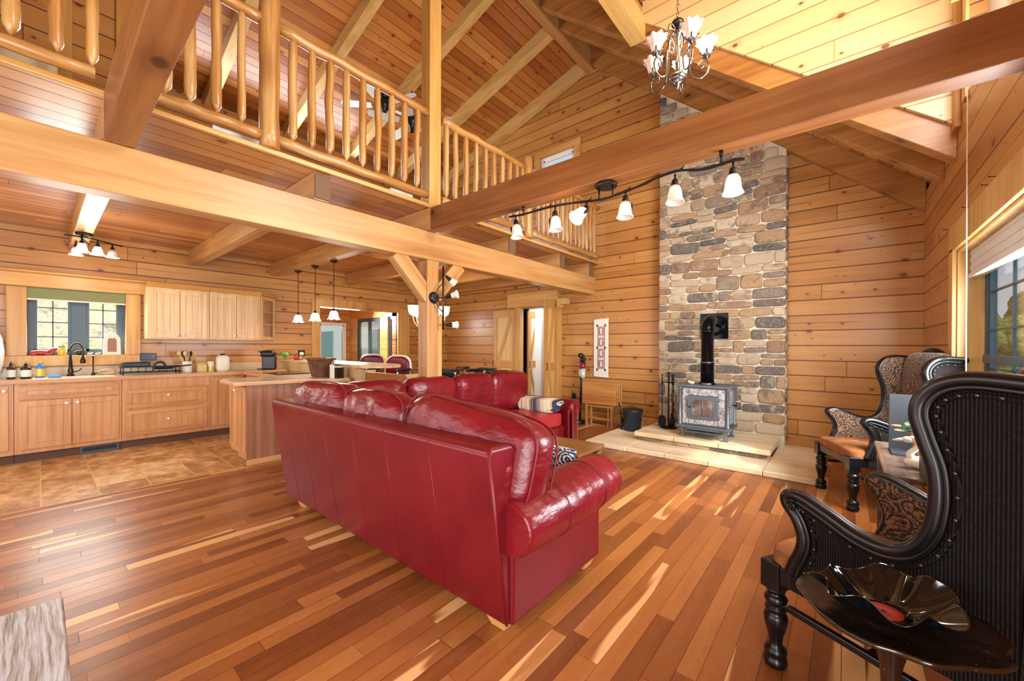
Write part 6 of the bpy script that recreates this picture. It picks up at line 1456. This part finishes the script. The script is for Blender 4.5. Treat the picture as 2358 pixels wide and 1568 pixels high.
# lace curtain in the loft at upper left
lc = MB()
lc.grid(lambda u, v: (.03 * math.sin(u * 34), -1.1 + u * 1.2, -.30 * v), 60, 4); o = lc.build('lace_curtain', 'cream_ceramic', solid=.003); o.location = (-4.9, .0, 3.62); tag(o, 'strip of cream lace curtain seen through the railing at upper left', 'curtain')

# ------------------------------------------------------------------ outdoors
def ext():
    t = NT('bank'); P = t.pos(); n = t.noise(P, 1.2, 5, .65); m = t.noise(P, 14, 3, .6)
    M['bank'] = t.bsdf(t.ramp(t.math('ADD', t.math('MULTIPLY', n, .7), t.math('MULTIPLY', m, .3)), [(.38, L(140, 146, 128)), (.46, L(206, 200, 176)), (.54, L(222, 216, 190)), (.62, L(176, 186, 104))]), .95, 0, t.bump(m, .5, .05))
    t = NT('lawn'); n = t.noise(t.pos(), 3, 4, .6); M['lawn'] = t.bsdf(t.ramp(n, [(.35, L(92, 122, 56)), (.65, L(138, 160, 84))]), .95)
    t = NT('leafage'); n = t.noise(t.pos(), 6, 4, .7); M['leafage'] = t.bsdf(t.ramp(n, [(.35, L(40, 66, 28)), (.5, L(96, 126, 60)), (.65, L(170, 180, 110))]), .9, 0, t.bump(n, 1.0, .2))
ext(); plain('siding', (206, 212, 218), .8); plain('siding_teal', (120, 146, 150), .7)
gl = MB().grid(lambda u, v: (-30 + 60 * u, -6 + 46 * v, -.5), 2, 2, smooth=False); o = gl.build('lawn', 'lawn'); tag(o, 'green lawn around the house seen through the windows', 'grass', kind='stuff')
bkm = MB().grid(lambda u, v: (-11 - 7 * u, -10 + 14 * v, -.4 + 6.5 * u + .35 * noise.noise(Vector((u * 9, v * 9, 0)))), 24, 24); o = bkm.build('gravel_bank', 'bank'); tag(o, 'sunlit gravel and grass bank outside the sink window', 'slope')
sd_ = thing('outbuilding', 'pale grey outbuilding seen through the sunroom windows', 'building', (-20, 10.5, -.5)); MB().box(-8, 6, 0, 3, 0, 3.9).build('wall', 'siding', sd_)
for x in (-6.5, -3.6, -.7, 2.2): Box(x, x + 1.9, -.05, 0, 0, 2.6).build('bay_door', 'siding_teal', sd_, bevel=.01)
plain('trunk_brown', (90, 70, 52), .9)
tr_ = random.Random(3)
for i, (x, y, r, z, lb) in enumerate(((2.7, 14.5, 1.1, .7, 'bushy green tree outside the right window, nearest the jamb'), (4.6, 17, 1.5, .9, 'larger green tree outside the right window, behind the first'), (2.2, 18, 1.2, .5, 'low green tree at the foot of the window view'), (3.6, 12.5, .8, .3, 'rounded shrub in the lower part of the right window'))):
    t_ = thing('leafy_tree', lb, 'tree', (x, y, -.5), 0, 'trees outside the right window'); mb = MB()
    for k in range(16):
        d = Vector((tr_.uniform(-1, 1), tr_.uniform(-1, 1), tr_.uniform(-.6, 1))) * r * .62; s0 = len(mb.v); rr_ = r * tr_.uniform(.35, .6); mb.ell((d.x, d.y, z + r * .7 + d.z), rr_, rr_, rr_ * .85, 18, 12)
        for j in range(s0, len(mb.v)):
            v = Vector(mb.v[j]); q = noise.noise(v * 2.5) * .28 + noise.noise(v * 7) * .12; c_ = Vector((d.x, d.y, z + r * .7 + d.z)); mb.v[j] = tuple(v + (v - c_).normalized() * q)
    mb.build('crown', 'leafage', t_); MB().lathe([(.2, 0), (.13, z + .6)], (0, 0, 0), 10).build('trunk', 'trunk_brown', t_)

# white details in the loft
o = MB().box(-.03, .03, -.16, .13, 0, .115).build('floor_vent', 'white_paint', bevel=.004); o.location = (-3.42, .94, 2.729); tag(o, 'white strip on the loft floor below the railing, left of the log newel', 'vent', 'white strips on the loft floor')
o = MB().box(-.03, .03, -.10, .16, 0, .115).build('floor_vent', 'white_paint', bevel=.004); o.location = (-3.42, 2.30, 2.729); tag(o, 'white strip on the loft floor below the railing, beside the upper square post', 'vent', 'white strips on the loft floor')
o = MB().ell((0, 0, 0), .05, .17, .075, 20, 12).build('wall_light', 'shell_white'); o.location = (XK + .05, 3.02, 4.78); tag(o, 'white oval wall light in the loft, seen below the bottom rail', 'wall light')
# ------------------------------------------------------------------ light
sc = bpy.context.scene
W = bpy.data.worlds.new('World'); sc.world = W; W.use_nodes = True
nt = W.node_tree; nt.nodes.clear()
o = nt.nodes.new('ShaderNodeOutputWorld'); b = nt.nodes.new('ShaderNodeBackground'); sk = nt.nodes.new('ShaderNodeTexSky')
sk.sky_type = 'HOSEK_WILKIE'; sk.turbidity = 3; sk.sun_direction = Vector((.55, .35, .55)).normalized()
g = nt.nodes.new('ShaderNodeMix'); g.data_type = 'RGBA'; g.inputs[0].default_value = .55
nt.links.new(sk.outputs[0], g.inputs[6]); g.inputs[7].default_value = (.9, .95, 1, 1)
nt.links.new(g.outputs[2], b.inputs[0]); b.inputs[1].default_value = 1.0; nt.links.new(b.outputs[0], o.inputs[0])
def area(name, loc, target, sx, sy, power, col=(1, 1, 1), spread=180):
    l = bpy.data.lights.new(name, 'AREA'); l.shape = 'RECTANGLE'; l.size = sx; l.size_y = sy; l.energy = power; l.color = col; l.spread = math.radians(spread)
    o = bpy.data.objects.new(name, l); C.objects.link(o); o.location = loc
    o.rotation_euler = (Vector(target) - Vector(loc)).to_track_quat('-Z', 'Y').to_euler(); return o
def point(name, loc, power, col=(1, .82, .6), r=.04):
    l = bpy.data.lights.new(name, 'POINT'); l.energy = power; l.color = col; l.shadow_soft_size = r
    o = bpy.data.objects.new(name, l); C.objects.link(o); o.location = loc; return o
def sun(name, d, e, ang=1.5, col=(1, .93, .82)):
    l = bpy.data.lights.new(name, 'SUN'); l.energy = e; l.angle = math.radians(ang); l.color = col
    o = bpy.data.objects.new(name, l); C.objects.link(o); o.rotation_euler = Vector(d).to_track_quat('-Z', 'Y').to_euler(); return o
sun('sun', Vector((-.72, .34, -.60)), 3.2, 2)
area('daylight_rear_door', (XR - .02, -.70, 1.15), (-4, -.2, 1.3), 1.4, 2.0, 120, (.93, .96, 1))
area('daylight_right_window', (XR + .12, 3.3, 1.35), (-4, 3.0, 1.5), 1.8, .9, 150, (.93, .96, 1))
area('daylight_dormer', (XR - .03, 2.9, 3.75), (-3, 3.6, 4.3), 2.2, 1.0, 160, (1, .98, .94))
area('fill_rear', (-3.4, -1.5, 1.5), (-3.4, 6, 1.5), 5.5, 1.8, 95, (.95, .98, 1))  # broad fill lamp added in front of the closed rear wall
area('daylight_sink_window', (XK + .02, .33, 1.55), (0, .6, .5), .8, .7, 16, (.95, 1, .95))
area('daylight_sunroom', (-8.4, 4.0, 2.1), (-6.0, 4.0, .6), 1.4, .9, 90, (.97, .99, 1))
area('daylight_loft', (-7.2, 2.6, 4.3), (-3, 3, 4.3), 3.5, .9, 90, (.92, .96, 1))
area('fill_hall', (-4.3, 7.2, 2.38), (-4.3, 7.2, 0), .5, 1.4, 25)  # fill lamp added under the hall ceiling to brighten the dark hall
for p in ((-6.61, 2.63, 1.70), (-6.01, 2.63, 1.70), (-5.43, 2.63, 1.70)): point('pendant_bulb', p, 9)
point('cluster_bulb', (-6.13, .35, 2.18), 9); point('cluster_bulb', (-6.4, .35, 2.15), 6)
point('track_bulb', (-.497, 2.59, 2.22), 14, (1, .86, .68)); point('track_bulb', (-1.50, 2.45, 2.2), 10, (1, .86, .68))
point('dining_bulb', (-5.35, 4.2, 2.05), 22); point('chandelier_bulb', (-.98, 3.12, 3.62), 14)
sc.view_settings.view_transform = 'Standard'; sc.view_settings.look = 'None'; sc.view_settings.exposure = .28; sc.view_settings.gamma = 1
sc.view_settings.use_curve_mapping = False
sc.cycles.use_denoising = True
sc.cycles.max_bounces = 8; sc.cycles.diffuse_bounces = 5; sc.cycles.glossy_bounces = 4; sc.cycles.transparent_max_bounces = 12
sc.cycles.sample_clamp_indirect = 6
